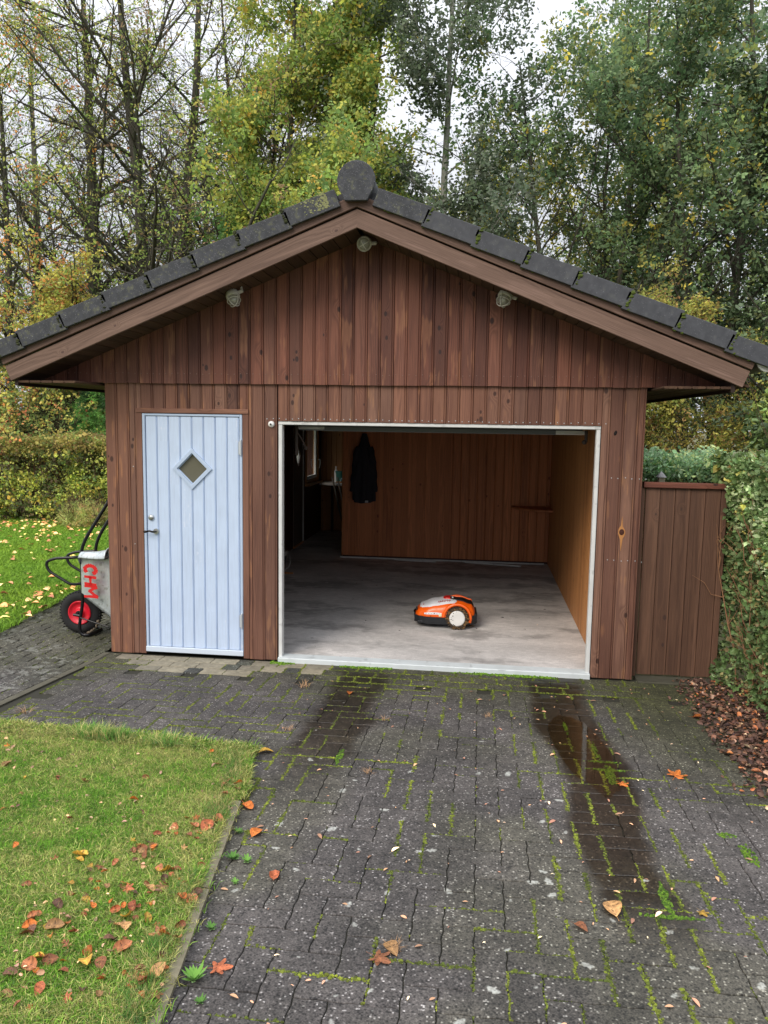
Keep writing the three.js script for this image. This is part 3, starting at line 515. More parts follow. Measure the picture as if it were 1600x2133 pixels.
// x of the right edge of the front lawn at z, z of its far edge at x
const dxz = (kerbB.x - kerbA.x) / (kerbB.z - kerbA.z);
const lawnX = (z) => z < kerbA.z ? mix(corner.x, kerbA.x, ss(corner.z, kerbA.z, z)) : kerbA.x + (z - kerbA.z) * dxz;
const lawnZ = (x) => mix(topL.z, corner.z, (x - topL.x) / (corner.x - topL.x));
const inLawn = (x, z, k = 0) => x < lawnX(z) + k && z > lawnZ(x) - k;
const edge0 = ground(226, 1362), edge1 = ground(0, 1470);
const edgeX = (z) => mix(edge0.x, edge1.x, (z - edge0.z) / (edge1.z - edge0.z));
const lb0 = ground(130, 1252), lb1 = ground(0, 1322), pathX = (z) => mix(lb0.x, lb1.x, clamp((z - lb0.z) / (lb1.z - lb0.z), -2, 1));
const uvPave = (x, z) => [(x - GX0) / GW, (z - GZ0) / GH];
const zigA = 0.0034;
const zig = (t) => { const f = t - floor(t); return f < 0.3 ? zigA * (f / 0.3) : f < 0.7 ? zigA * (1 - (f - 0.3) / 0.2) : -zigA * (1 - (f - 0.7) / 0.3); };
// a paver between lattice lines; zigzag edges are shared with its neighbours
function paver(x0, z0, x1, z1, mx, mz, dx, dz, r, gap = 0.0019) {
  const pts = [], nx = Math.round((x1 - x0) / mx), nz = Math.round((z1 - z0) / mz);
  const X = (t, z) => dx + t + zig((z) / m), Z = (t, x) => dz + t + zig((x) / m);
  const ex = [], T = [0.3, 0.7];
  pts.push([x0, z0]);
  for (let k = 0; k < nx; k++) { for (const f of T) pts.push([x0 + (k + f) * mx, z0 + zig(f) * 0.8]); if (k < nx - 1) pts.push([x0 + (k + 1) * mx, z0]); }
  pts.push([x1, z0]);
  for (let k = 0; k < nz; k++) { for (const f of T) pts.push([x1 + zig(f), z0 + (k + f) * mz]); if (k < nz - 1) pts.push([x1, z0 + (k + 1) * mz]); }
  pts.push([x1, z1]);
  for (let k = nx - 1; k >= 0; k--) { for (const f of [0.7, 0.3]) pts.push([x0 + (k + f) * mx, z1 + zig(f) * 0.8]); if (k > 0) pts.push([x0 + k * mx, z1]); }
  pts.push([x0, z1]);
  for (let k = nz - 1; k >= 0; k--) { for (const f of [0.7, 0.3]) pts.push([x0 + zig(f), z0 + (k + f) * mz]); if (k > 0) pts.push([x0, z0 + k * mz]); }
  const cx = (x0 + x1) / 2, cz = (z0 + z1) / 2, hx = (x1 - x0) / 2, hz = (z1 - z0) / 2, n = pts.length;
  const ty = (r() - 0.5) * 0.003, tx = (r() - 0.5) * 0.016, tz = (r() - 0.5) * 0.016;
  const P = [], U = [], I = [];
  const put = (x, z, y) => { const wx = dx + x, wz = dz + z; P.push(wx, gy(wx, wz) + y + ty + tx * (x - cx) + tz * (z - cz), wz); U.push(...uvPave(wx, wz)); };
  put(cx, cz, 0);
  const ins = (x, z, d) => [cx + (x - cx) * (1 - d / hx), cz + (z - cz) * (1 - d / hz)];
  for (const [x, z] of pts) put(...ins(x, z, gap + 0.0026), 0);
  for (const [x, z] of pts) put(...ins(x, z, gap + 0.0006), -0.0032);
  for (const [x, z] of pts) put(...ins(x, z, gap), -0.011);
  for (let i = 0; i < n; i++) { const j = (i + 1) % n; I.push(0, 1 + j, 1 + i); for (let k = 0; k < 2; k++) { const a = 1 + k * n + i, b = 1 + k * n + j, c = a + n, e = b + n; I.push(a, b, e, a, e, c); } }
  return geo(P, I, U);
}
const inFrame = (() => { const f = new THREE.Matrix4().multiplyMatrices(camera.projectionMatrix, camera.matrixWorldInverse); camera.updateProjectionMatrix(); f.multiplyMatrices(camera.projectionMatrix, camera.matrixWorldInverse); return (x, y, z, k = 1.06) => { const v = V(x, y, z).applyMatrix4(f); return abs(v.x) < k && abs(v.y) < k && v.z < 1; }; })();
const joints = []; // [x, z, along x?, length]
{
  const r = rng(31337), all = [];
  const ox = 3.02, oz = 0.44;
  // herringbone field
  for (let i = -30; i < 24; i++) for (let j = 0; j < 40; j++) {
    const d = ((i - j) % 4 + 4) % 4; if (d !== 0 && d !== 3) continue;
    const x0 = i * m, z0 = j * m, x1 = d === 0 ? x0 + 2 * m : x0 + m, z1 = d === 0 ? z0 + m : z0 + 2 * m;
    const cx = ox + (x0 + x1) / 2, cz = oz + (z0 + z1) / 2;
    if (cx < edgeX(cz) + 0.1 || cx > 5.75 || inLawn(cx, cz, -0.13) || cz > 4.7) continue;
    joints.push([ox + x0, oz + (z0 + z1) / 2, 0, z1 - z0], [ox + (x0 + x1) / 2, oz + z0, 1, x1 - x0]);
    if (!inFrame(cx, gy(cx, cz), cz, 1.35)) continue;
    all.push({ g: paver(x0, z0, x1, z1, m, m, ox, oz, r), cx, cz, mat: M.pavers[floor(r() * 4)] });
  }
  // courses along the front of the garage: light stones, a few blue ones
  for (let row = 0; row < 3; row++) {
    const z0 = oz - 0.005 - (row + 1) * 0.137; let x = -0.02 - (row % 2) * 0.08;
    while (x < 5.3) { const short = r() < 0.24, w = short ? 0.132 : 0.2 + 0.03 * floor(r() * 1.5); const cx = x + w / 2, light = cx > 0.18 && cx < 1.95 && !(row === 0 && (cx < 0.45 || cx > 1.5));
      if (z0 < -0.02 && cx > 1.53 && cx < 4.19) { x += w; continue; }
      all.push({ g: paver(0, 0, w, 0.137, w / 2, 0.137, x, z0, r, 0.0028), cx, cz: z0 + 0.07, mat: light ? (short ? M.paverBlue : M.paverLight[floor(r() * 3)]) : M.pavers[floor(r() * 4)] });
      joints.push([x, z0 + 0.07, 0, 0.137], [cx, z0 + 0.137, 1, w]); x += w; }
  }
  const path = [];
  // path along the left side in running bond
  for (let c = -14; c < 2; c++) for (let k = -12; k < 16; k++) {
    const z0 = k * 2 * m + (((c % 2) + 2) % 2) * m - 0.1, cz = z0 + m, x0 = c * m - 0.06 + 0.14 * 0, sh = edgeX(cz) - 0.05; const X = sh + c * m - 0.26, cx = X + m / 2;
    if (X + m > edgeX(cz) - 0.026 || cx < pathX(cz) - 0.02 || (z0 < -0.02 && cx > -0.05) || inLawn(cx, cz, -0.1) || cz < -2.6) continue;
    if (!inFrame(cx, gy(cx, cz), cz, 1.35)) continue;
    path.push({ g: paver(0, 0, m, 2 * m, m, m, X, z0, r, 0.003), cx, cz, mat: M.pavers[floor(r() * 4)] });
    joints.push([X, cz, 0, 2 * m, 1]);
  }
  const drive = struct('driveway'), pth = struct('garden_path');
  const bed = (name, x0, x1, z0, z1, par) => { const n = 24, P = [], U = [], I = []; for (let j = 0; j <= n; j++) for (let i = 0; i < 2; i++) { const x = i ? x1 : x0, z = mix(z0, z1, j / n); P.push(x, gy(x, z) - 0.0095, z); U.push(x, z); if (i && j < n) { const a = j * 2; I.push(a, a + 2, a + 3, a, a + 3, a + 1); } } return part(name, geo(P, I, U), M.jointSand, par); };
  M.jointSand = std({ color: C(46, 45, 36), roughness: 1 });
  bed('joint_bed', -0.1, 6, -0.03, 5.2, drive); bed('joint_bed', -1.75, -0.1, -2.7, 2.4, pth);
  const cam = camera.position, area = (o) => { const d2 = (o.cx - cam.x) ** 2 + 4 + (o.cz - cam.z) ** 2; return (inFrame(o.cx, gy(o.cx, o.cz), o.cz, 1) ? 1 : 0.1) / pow(d2, 1.5); };
  for (const [list, par, most] of [[all, drive, 300], [path, pth, 300]]) {
    list.sort((a, b) => area(b) - area(a));
    list.slice(0, most).forEach((o) => part('paver', o.g, o.mat, par));
    const byMat = new Map(); list.slice(most).forEach((o) => { if (!byMat.has(o.mat)) byMat.set(o.mat, []); byMat.get(o.mat).push(o.g); });
    if (byMat.size) { // the remaining ones, joined with one group per tone
      const mats = [...byMat.keys()], merged = rawMerge(mats.map((k) => mergeGeometries(byMat.get(k))), true);
      stuff(part('paver_field', merged, mats, par));
    }
  }
  // concrete edging between path and driveway, and along the front lawn
  const strip2 = (name, A, B, w, h, drop) => { const n = 10, P = [], U = [], I = [], L = A.distanceTo(B), dx = (B.x - A.x) / L, dz = (B.z - A.z) / L; const prof = [[0, -drop], [0, h - 0.006], [0.006, h], [w - 0.006, h], [w, h - 0.006], [w, -drop]]; for (let j = 0; j <= n; j++) for (const [o, y] of prof) { const t = j / n, wob = 0.006 * (fbm(t * 7, o * 20, 2, 5) - 0.5), x = A.x + dx * L * t + dz * o + wob, z = A.z + dz * L * t - dx * o; P.push(x, gy(x, z) + y + wob * 0.6, z); U.push(o * 2, t * L * 2); } const q = prof.length; for (let j = 0; j < n; j++) for (let i = 0; i < q - 1; i++) { const a = j * q + i; I.push(a, a + q, a + q + 1, a, a + q + 1, a + 1); } return geo(P, I, U); };
  const e = struct('edging'); const E1 = V(edgeX(2.3) , 0, 2.3), E0 = V(edge0.x, 0, edge0.z - 0.03);
  for (let k = 0; k < 3; k++) part('edging_stone', strip2('', E0.clone().lerp(E1, k / 3 + 0.002), E0.clone().lerp(E1, (k + 1) / 3 - 0.002), -0.05, 0.004, 0.03), std({ map: M.concrete.map, color: C(168, 165, 150), roughness: 0.9 }), e);
  const e2 = struct('kerb'); const K0 = kerbA.clone(); const K1 = V(kerbA.x + dxz * 2.4, 0, kerbA.z + 2.4); K0.y = 0;
  for (let k = 0; k < 3; k++) part('kerb_stone', strip2('', K0.clone().lerp(K1, k / 3 + 0.002), K0.clone().lerp(K1, (k + 1) / 3 - 0.002), -0.03, 0.034, 0.04), std({ map: M.concrete.map, color: C(232, 224, 200), roughness: 0.95, bumpMap: M.concrete.map, bumpScale: 0.004 }), e2);
  // concrete strip under the gate
  struct('gate_threshold', boxX(4.56, 5.3, -0.08, -0.028, -0.12, 0.06, 0.006), std({ map: M.concrete.map, color: C(150, 150, 136), roughness: 0.9 }));
}
{ // moss in the joints: cushions, thicker in some runs than in others
  const r = rng(5150), mats = [], cols = [], q = new THREE.Quaternion(), bm = [], bc = [];
  const blob = new THREE.IcosahedronGeometry(1, 2), bp = blob.attributes.position; for (let i = 0; i < bp.count; i++) { const v = V(bp.getX(i), bp.getY(i), bp.getZ(i)), k = 0.72 + 0.5 * hash2(Math.round(v.x * 50), Math.round(v.y * 50) + Math.round(v.z * 70) * 131, 3); bp.setXYZ(i, v.x * k, v.y * k, v.z * k); } blob.computeVertexNormals();
  for (const [x, z, ax, L, left] of joints) {
    if (!inFrame(x, gy(x, z), z, 1.3)) continue;
    const run = (ax ? fbm(x * 1.2 + 40, z * 5, 3, 901) : fbm(x * 5, z * 1.1, 3, 901)) + (hash2(Math.round(x * 100), Math.round(z * 100), 7) - 0.5) * 0.26;
    const midLeft = ax && z > 0.9 && x < 2.0 ? 0.16 : 0, front = z < 0.55 && x > 1.4 ? 0.14 : 0, center = z > 0.7 && z < 2 && x > 2.6 && x < 3.5 && !ax ? -0.1 : 0;
    let amt = ss(ax ? 0.5 : 0.36, ax ? 0.72 : 0.62, run + midLeft + front + center + 0.05 * ss(2.6, 1.2, z)); if (left) amt *= 0.35; if (x > 4.5 && z < 1.6) amt *= 0.25;
    if (amt < 0.05) continue;
    const n = floor(L / 0.0024 * (0.4 + amt * 0.9)), bright = hash2(Math.round(x * 77), Math.round(z * 77), 2);
    for (let i = 0; i < n; i++) {
      const t = (r() - 0.5) * L, f = vn((t + x + z) * 30, x * 9, 4); if (f > amt * 1.2 + 0.16) continue;
      const off = ax ? zig((t + L) / m) * 0.8 : zig((t + L) / m), sp = (r() - 0.5) * 0.016 * (0.4 + amt) * (0.4 + r());
      const px = ax ? x + t : x + off + sp, pz = ax ? z + off + sp : z + t, s = (0.0019 + r() * r() * 0.0044) * (0.6 + amt * 0.6);
      if (inLawn(px, pz, 0)) continue;
      q.setFromEuler(new THREE.Euler(r() * 0.5, r() * 6.3, r() * 0.5));
      mats.push(new THREE.Matrix4().compose(V(px, gy(px, pz) - 0.003 + s * 0.15, pz), q.clone(), V(s * (1 + r() * 0.5), s * (0.6 + r() * 0.5), s * (1 + r() * 0.5))));
      const b = clamp(bright * 0.6 + r() * 0.5 - 0.1), dk = 0.55 + r() * 0.5; cols.push(C(mix(74, 142, b) * dk, mix(86, 152, b) * dk, mix(34, 52, b) * dk));
    }
  }
  tag(inst('moss', blob, M.moss, mats, cols, scene), 'yellow green moss growing in the joints between the driveway pavers', 'moss');
  // green growth along the threshold and the bright moss patches by the puddle
  const m2 = [], c2 = [];
  const spray = (x, z, rx, rz, n, s0, cA, cB) => { for (let i = 0; i < n; i++) { const a = r() * 6.3, d = sqrt(r()) * (0.6 + 0.6 * vn(a * 2, n, 3)), px = x + rx * d * cos(a), pz = z + rz * d * sin(a), s = s0 * (0.5 + r()); q.setFromEuler(new THREE.Euler(r(), r() * 6, r())); m2.push(new THREE.Matrix4().compose(V(px, gy(px, pz) + s * 0.2, pz), q.clone(), V(s, s * 0.75, s))); const k = r(); c2.push(C(mix(cA[0], cB[0], k), mix(cA[1], cB[1], k), mix(cA[2], cB[2], k))); } };
  const A = [62, 92, 26], B = [120, 158, 44];
  for (let x = 1.5; x < 3.9; x += 0.035) { const k = ss(0.42, 0.62, fbm(x * 2.6, 3, 2, 33)) * (x < 2.1 ? 1.2 : 1); if (k > 0.05) spray(x, 0.055, 0.03, 0.022 + 0.03 * k * r(), floor(26 * k), 0.006, A, B); }
  for (const [x, z, rx, rz, n] of [[4.0, 1.62, 0.018, 0.16, 120], [4.03, 1.98, 0.035, 0.13, 230], [4.02, 1.78, 0.11, 0.012, 90], [4.02, 1.9, 0.12, 0.012, 90], [3.86, 1.2, 0.012, 0.14, 70], [4.05, 3.25, 0.02, 0.14, 160], [4.05, 3.37, 0.12, 0.016, 100], [4.52, 2.8, 0.03, 0.12, 130], [4.48, 2.62, 0.05, 0.03, 70], [2.44, 1.98, 0.02, 0.14, 110]]) spray(x, z, rx, rz, n, 0.0042, [52, 78, 22], [100, 130, 38]);
  tag(inst('moss', blob, M.moss, m2, c2, scene), 'bright green moss patches along the threshold and beside the puddle', 'moss').name = 'moss_001';
}
{ // standing water in the right wheel track, a thin level film
  const s = new THREE.Shape(); const P = []; for (let i = 0; i < 72; i++) { const a = i / 72 * 2 * PI, k = 0.82 + 0.36 * fbm(cos(a) * 2 + 5, sin(a) * 2 + 5, 3, 333); P.push([3.91 + 0.17 * k * cos(a) + 0.06 * sin(a), -(1.6 + 0.66 * k * sin(a))]); } P.forEach((p, i) => (i ? s.lineTo(...p) : s.moveTo(...p))); s.closePath();
  const g = new THREE.ShapeGeometry(s).rotateX(-PI / 2), p = g.attributes.position; for (let i = 0; i < p.count; i++) p.setY(i, gy(p.getX(i), p.getZ(i)) + 0.0075);
  g.computeVertexNormals();
  struct('puddle', g, phys({ color: C(232, 222, 206), roughness: 0.03, transmission: 1, thickness: 0, ior: 1.33, specularIntensity: 0.8 }));
}
// ---------------------------------------------------------------- lawns
function leafGeo(L, w, fold = 0.25, curl = 0.15) { return geo([0, 0, 0, -w, w * fold, L * 0.42, w, w * fold, L * 0.42, 0, 0, L * 0.5, 0, L * curl, L, -w * 0.7, w * fold + L * curl * 0.3, L * 0.72, w * 0.7, w * fold + L * curl * 0.3, L * 0.72], [0, 3, 1, 0, 2, 3, 1, 3, 5, 5, 3, 4, 3, 2, 6, 3, 6, 4]); }
function tuft(n, h, w, seed) { const r = rng(seed), P = [], I = []; for (let i = 0; i < n; i++) { const a = r() * 6.3, b = 0.25 + r() * 0.75, x = (r() - 0.5) * h * 0.6, z = (r() - 0.5) * h * 0.6, k = P.length / 3, hh = h * (0.6 + r() * 0.6), dx = cos(a), dz = sin(a); P.push(x - dz * w, 0, z + dx * w, x + dz * w, 0, z - dx * w, x + dx * b * hh * 0.35 - dz * w * 0.8, hh * 0.55, z + dz * b * hh * 0.35 + dx * w * 0.8, x + dx * b * hh * 0.35 + dz * w * 0.8, hh * 0.55, z + dz * b * hh * 0.35 - dx * w * 0.8, x + dx * b * hh, hh * (1 - b * 0.35), z + dz * b * hh); I.push(k, k + 1, k + 3, k, k + 3, k + 2, k + 2, k + 3, k + 4); } return geo(P, I); }
const tSoil = tex(512, 512, (x, y) => { const n = fbm(x / 10, y / 10, 4, 811, 51, 51), f = hash2(x, y, 9); return [62 + 40 * n + 14 * f, 74 + 44 * n + 14 * f, 30 + 20 * n]; }, true);
const lawnTop = (x, z) => gy(x, z) + 0.022 + 0.012 * fbm(x * 3, z * 3, 2, 71);
{
  const sheet = (name, pts, f) => { // grid clipped by a test
    const P = [], U = [], I = [], { x0, x1, z0, z1, n, q } = pts; for (let j = 0; j <= q; j++) for (let i = 0; i <= n; i++) { let x = mix(x0(mix(z0, z1, j / q)), x1(mix(z0, z1, j / q)), i / n), z = mix(z0, z1, j / q); if (f) [x, z] = f(x, z, i / n, j / q); P.push(x, lawnTop(x, z) - (i === 0 || i === n || j === 0 || j === q ? 0.03 : 0), z); U.push(x * 1.2, z * 1.2); if (i < n && j < q) { const a = j * (n + 1) + i; I.push(a, a + n + 1, a + n + 2, a, a + n + 2, a + 1); } } return struct(name, geo(P, I, U), std({ map: tSoil, roughness: 1 })); };
  sheet('lawn', { x0: K(-3), x1: (z) => lawnX(max(z, corner.z)) - 0.04, z0: 0, z1: 5.2, n: 40, q: 50 }, (x, z, u, v) => { const zz = mix(lawnZ(x) + 0.02, 5.2, v); return [mix(-3, lawnX(zz) - 0.04, u), zz]; });
  sheet('lawn_001', { x0: K(-14), x1: (z) => pathX(z) - 0.02, z0: -9.5, z1: 2.5, n: 40, q: 40 });
  const r = rng(1212), g1 = tuft(7, 0.045, 0.0016, 5), g2 = tuft(7, 0.05, 0.0019, 8), q = new THREE.Quaternion();
  const front = [], fc = [], edgeM = [], ec = [];
  for (let i = 0; i < 175000; i++) {
    const x = -1.1 + r() * 3.5, z = 1.6 + r() * 3.1; if (!inLawn(x, z, 0.015) || !inFrame(x, gy(x, z), z, 1.4)) continue;
    if (x > lawnX(z) - 0.036 && z > kerbA.z - 0.03 && r() > 0.06) continue;
    const dE = min(lawnX(z) - x, (z - lawnZ(x)) * 0.9), ed = ss(0.26, 0.0, dE), far = ss(0.14, 0, z - lawnZ(x));
    const straw = clamp(0.16 + 0.18 * ss(0.9, 0.2, dE) + 0.42 * ss(0.36, 0.7, fbm(x * 3.2, z * 3.2, 3, 1001) * 0.55 + 0.45 * fbm(x * 14, z * 14, 2, 1007)) + ed * 0.45 * ss(0.3, 0.6, fbm(x * 5, z * 5, 2, 1009)) - far * 0.25), lush = ss(0.55, 0.75, fbm(x * 4 + 9, z * 4, 3, 1003)) * (0.4 + ed);
    const s = (0.56 + r() * 0.42) * (1 + 0.25 * ss(0.16, 0.05, dE) * ss(0.4, 0.6, fbm(x * 6, z * 6, 2, 1015)) + far * 0.6 + lush * 0.3 * ed * ss(0.05, 0.1, dE));
    q.setFromEuler(new THREE.Euler((r() - 0.5) * 0.5, r() * 6.3, (r() - 0.5) * 0.5));
    front.push(new THREE.Matrix4().compose(V(x, lawnTop(x, z) - 0.004, z), q.clone(), V(s, s * (0.75 + 0.3 * r()), s)));
    const b = r(), y = r() < straw * 0.8 ? 1 : straw * 0.35; const c = [mix(mix(80, 132, b), mix(166, 222, b), y), mix(mix(132, 186, b), mix(166, 218, b), y), mix(mix(36, 62, b), mix(92, 138, b), y)]; const dk = 0.62 + 0.5 * r(); fc.push(C(c[0] * dk, c[1] * dk, c[2] * dk));
  }
  tag(inst('grass', g1, M.grass, front, fc, scene), 'short mown grass, partly straw coloured, on the lawn in the foreground', 'grass');
  const back = [], bc = [];
  for (let i = 0; i < 90000; i++) {
    const z = -9 + r() * 9.6, x = pathX(z) + 0.03 - pow(r(), 0.9) * 7.5; if (!inFrame(x, gy(x, z), z, 1.3)) continue;
    const s = 1.0 + r() * 0.7; q.setFromEuler(new THREE.Euler((r() - 0.5) * 0.5, r() * 6.3, (r() - 0.5) * 0.5));
    back.push(new THREE.Matrix4().compose(V(x, lawnTop(x, z) - 0.004, z), q.clone(), V(s * 1.2, s, s * 1.2)));
    const b = r(), n = fbm(x * 1.5, z * 1.5, 3, 1021); bc.push(C(mix(92, 140, b) + 24 * n, mix(138, 186, b) + 6 * n, mix(46, 70, b)));
  }
  tag(inst('grass', g2, M.grass, back, bc, scene), 'green grass on the lawn behind the wheelbarrow', 'grass').name = 'grass_001';
}

// ---------------------------------------------------------------- trees, hedges, shrubs
function sprig(n, L, w, spread, seed) { const r = rng(seed), list = []; for (let i = 0; i < n; i++) { const g = leafGeo(L * (0.75 + r() * 0.5), w * (0.8 + r() * 0.4), 0.3, (r() - 0.5) * 0.5); g.rotateX((r() - 0.35) * 1.3).rotateZ((r() - 0.5) * 1.6).rotateY(r() * 6.3).translate((r() - 0.5) * spread, (r() - 0.5) * spread, (r() - 0.5) * spread); list.push(g); } return mergeGeometries(list); }
const cv = (a0, j, r) => { const g = (a0[0] + a0[1] + a0[2]) / 3, a = a0.map((v) => v + (g - v) * 0.18 + 4), k = 1.42 + (r() - 0.5) * j * 1.6; return C(a[0] * k, a[1] * k * (1 + (r() - 0.5) * 0.1), a[2] * k); };
function pick(pal, r) { let t = r(); for (const [w, c] of pal) { if (t < w) return c; t -= w; } return pal[0][1]; }
class Limbs { // tapered tubes gathered into one trunk mesh
  constructor() { this.P = []; this.I = []; this.U = []; }
  tube(pts, radii, sides) {
    const P = this.P, n = pts.length, base = P.length / 3; let len = 0; const up = V(0.3, 0.1, 0.95);
    for (let i = 0; i < n; i++) {
      const t = pts[min(i + 1, n - 1)].clone().sub(pts[max(i - 1, 0)]).normalize(), a = t.clone().cross(up).normalize(), b = t.clone().cross(a); if (i) len += pts[i].distanceTo(pts[i - 1]);
      for (let k = 0; k <= sides; k++) { const an = k / sides * 2 * PI, c = cos(an) * radii[i], s = sin(an) * radii[i]; P.push(pts[i].x + a.x * c + b.x * s, pts[i].y + a.y * c + b.y * s, pts[i].z + a.z * c + b.z * s); this.U.push(k / sides * (sides > 5 ? 1 : 0.3), len * 0.6); }
    }
    const w = sides + 1; for (let i = 0; i < n - 1; i++) for (let k = 0; k < sides; k++) { const a = base + i * w + k; this.I.push(a, a + 1, a + w + 1, a, a + w + 1, a + w); }
  }
  build() { return geo(this.P, this.I, this.U); }
}
// o: seed, pos, h, r, lean, per level {n, len, ang, up, seg, wob}, leaves: prob, size, palette, at level
function growTree(o) {
  const r = rng(o.seed), limbs = new Limbs(), tips = [];
  const yLim = o.minY || 0;
  function branch(p0, dir, len, rad, lv) {
    const L = o.lv[lv], seg = L.seg, pts = [p0.clone()], d = dir.clone(), rr = [rad]; let p = p0.clone();
    for (let i = 1; i <= seg; i++) { d.add(V((r() - 0.5) * L.wob, (r() - 0.5) * L.wob + L.up, (r() - 0.5) * L.wob)).normalize(); p = p.clone().addScaledVector(d, len / seg); pts.push(p); rr.push(rad * (1 - (lv === 0 ? 0.82 : 0.75) * i / seg)); }
    const top = p.y > 13.5 && lv > 1; if (top) return;
    limbs.tube(pts, rr, L.sides);
    if (lv + 1 < o.lv.length) {
      const N = o.lv[lv + 1], n = Math.round(N.n * (0.8 + 0.4 * r()));
      for (let k = 0; k < n; k++) {
        const t = N.t0 + (1 - N.t0) * pow((k + r()) / n, N.tp || 1), f = t * seg, i = min(seg - 1, floor(f)), q = pts[i].clone().lerp(pts[i + 1], f - i), ax = pts[i + 1].clone().sub(pts[i]).normalize();
        const side = V(r() - 0.5, r() - 0.5, r() - 0.5).cross(ax).normalize(), an = N.ang * (0.7 + 0.6 * r());
        const nd = ax.clone().multiplyScalar(cos(an)).addScaledVector(side, sin(an)).normalize(); if (nd.y < -0.2) nd.y *= 0.3;
        const cl = N.abs ? N.abs * (0.6 + 0.7 * r()) * (1 - 0.55 * t) : len * N.len * (0.65 + 0.6 * r()) * (1.1 - 0.5 * t);
        if (q.y < yLim && lv > 0) continue;
        branch(q, nd, cl, max(0.0052, mix(rr[i], rr[i + 1], f - i) * N.rr * (0.8 + 0.4 * r())), lv + 1);
      }
    }
    if (lv >= o.leafLv) for (let i = 0; i <= seg; i++) if (r() < o.leafP) tips.push([pts[i].clone().lerp(pts[min(seg, i + 1)], r()), d.clone()]);
  }
  for (const st of o.stems || [[0, 0, 0, 0, 1]]) branch(V(o.pos[0] + st[0], -0.1, o.pos[2] + st[1]), V(st[2], 1, st[3]).normalize(), o.h * st[4], o.r * sqrt(st[4]), 0);
  const t = thing(o.name, o.label, 'tree', o.group);
  part('trunk', limbs.build(), o.bark || M.bark, t);
  const q = new THREE.Quaternion(), e = new THREE.Euler(), mats = [], cols = [];
  for (const [p] of tips) for (let k = 0; k < (o.mult || 1); k++) {
    const s = 0.75 + r() * 0.55, j = o.spread; const x = p.x + (r() - 0.5) * j, y = p.y + (r() - 0.5) * j, z = p.z + (r() - 0.5) * j;
    const cl = fbm(x * 0.55 + o.seed, y * 0.55 + z * 0.3, 2, 7); if (o.keep && !o.keep(x, y, z, r)) continue; if (o.clump && cl < o.clump - 0.12 * r()) continue;
    q.setFromEuler(e.set(r() * 6.3, r() * 6.3, r() * 6.3)); mats.push(new THREE.Matrix4().compose(V(x, y, z), q.clone(), V(s, s, s)));
    cols.push(cv(pick(o.pal(x, y, z, cl, r), r), 0.35, r));
  }
  inst('crown', o.leaf, o.leafMat || M.leaf, mats, cols, t);
  return [mats.length, limbs.I.length / 3];
}
const leafBeech = sprig(3, 0.085, 0.024, 0.16, 3), leafMaple = sprig(7, 0.085, 0.034, 0.28, 5), leafPoplar = sprig(5, 0.085, 0.03, 0.22, 7), leafBush = sprig(7, 0.075, 0.026, 0.2, 9), leafHedge = sprig(6, 0.042, 0.014, 0.09, 13), leafYellow = sprig(5, 0.062, 0.022, 0.14, 15), needle = sprig(16, 0.09, 0.006, 0.1, 17), leafSmall = sprig(6, 0.055, 0.019, 0.18, 19);
const beechLv = [
  { seg: 14, wob: 0.1, up: 0.03, sides: 9 },
  { n: 34, t0: 0.1, len: 0.3, abs: 6.4, ang: 0.95, up: 0.03, seg: 8, wob: 0.24, rr: 0.42, sides: 6 },
  { n: 11, t0: 0.15, len: 0.38, ang: 0.8, up: 0.01, seg: 6, wob: 0.32, rr: 0.52, sides: 4 },
  { n: 9, t0: 0.1, len: 0.5, ang: 0.8, up: 0.0, seg: 4, wob: 0.4, rr: 0.6, sides: 3 },
];
const green = [96, 118, 50], yel = [150, 150, 72], brown = [124, 84, 56], orange = [190, 118, 44];
const beechPal = (x, y, z, cl) => cl > 0.55 ? [[0.5, green], [0.3, yel], [0.2, [120, 132, 60]]] : [[0.4, green], [0.25, yel], [0.35, [112, 90, 62]]];
const B = { lv: beechLv, leafLv: 3, leafP: 0.17, leaf: leafBeech, spread: 0.3, pal: beechPal, name: 'beech_tree', clump: 0.3 };
const log = [];
log.push(growTree({ ...B, seed: 1, pos: [-7.6, 0, -14.5], h: 14.5, r: 0.27, stems: [[0, 0, -0.07, 0.02, 1]], label: 'bare autumn beech with dark trunk leaning left, second trunk from the left edge' }));
log.push(growTree({ ...B, seed: 2, pos: [-5.55, 0, -13.6], h: 15.5, r: 0.23, leafP: 0.17, stems: [[0, 0, -0.035, 0, 1]], label: 'tall bare tree with straight olive grey trunk, left of the forked one' }));
log.push(growTree({ ...B, seed: 3, pos: [-5.0, 0, -14.2], h: 14.5, r: 0.25, leafP: 0.17, stems: [[0, 0, 0.01, 0, 1], [0.2, 0.1, 0.28, 0.02, 0.72]], label: 'bare tree forking low into two rising limbs, right of the straight trunk' }));
log.push(growTree({ ...B, seed: 4, pos: [-9.4, 0, -13.2], h: 12, r: 0.15, leafP: 0.36, pal: () => [[0.1, orange], [0.3, [150, 146, 66]], [0.55, green], [0.05, [150, 92, 60]]], label: 'thin tree with orange and yellow leaves at the left edge' }));
log.push(growTree({ ...B, seed: 6, pos: [-3.3, 0, -16], h: 13.5, r: 0.14, leafP: 0.2, label: 'slim bare tree in front of the sky, left of the yellow green maple' }));
log.push(growTree({ ...B, seed: 8, pos: [-12.2, 0, -19], h: 15, r: 0.22, leafP: 0.24, label: 'bare tree far back at the upper left corner' }));
log.push(growTree({ ...B, seed: 9, pos: [-6.4, 0, -20], h: 14.5, r: 0.18, leafP: 0.24, label: 'bare tree far back between the two nearest beech trunks' }));
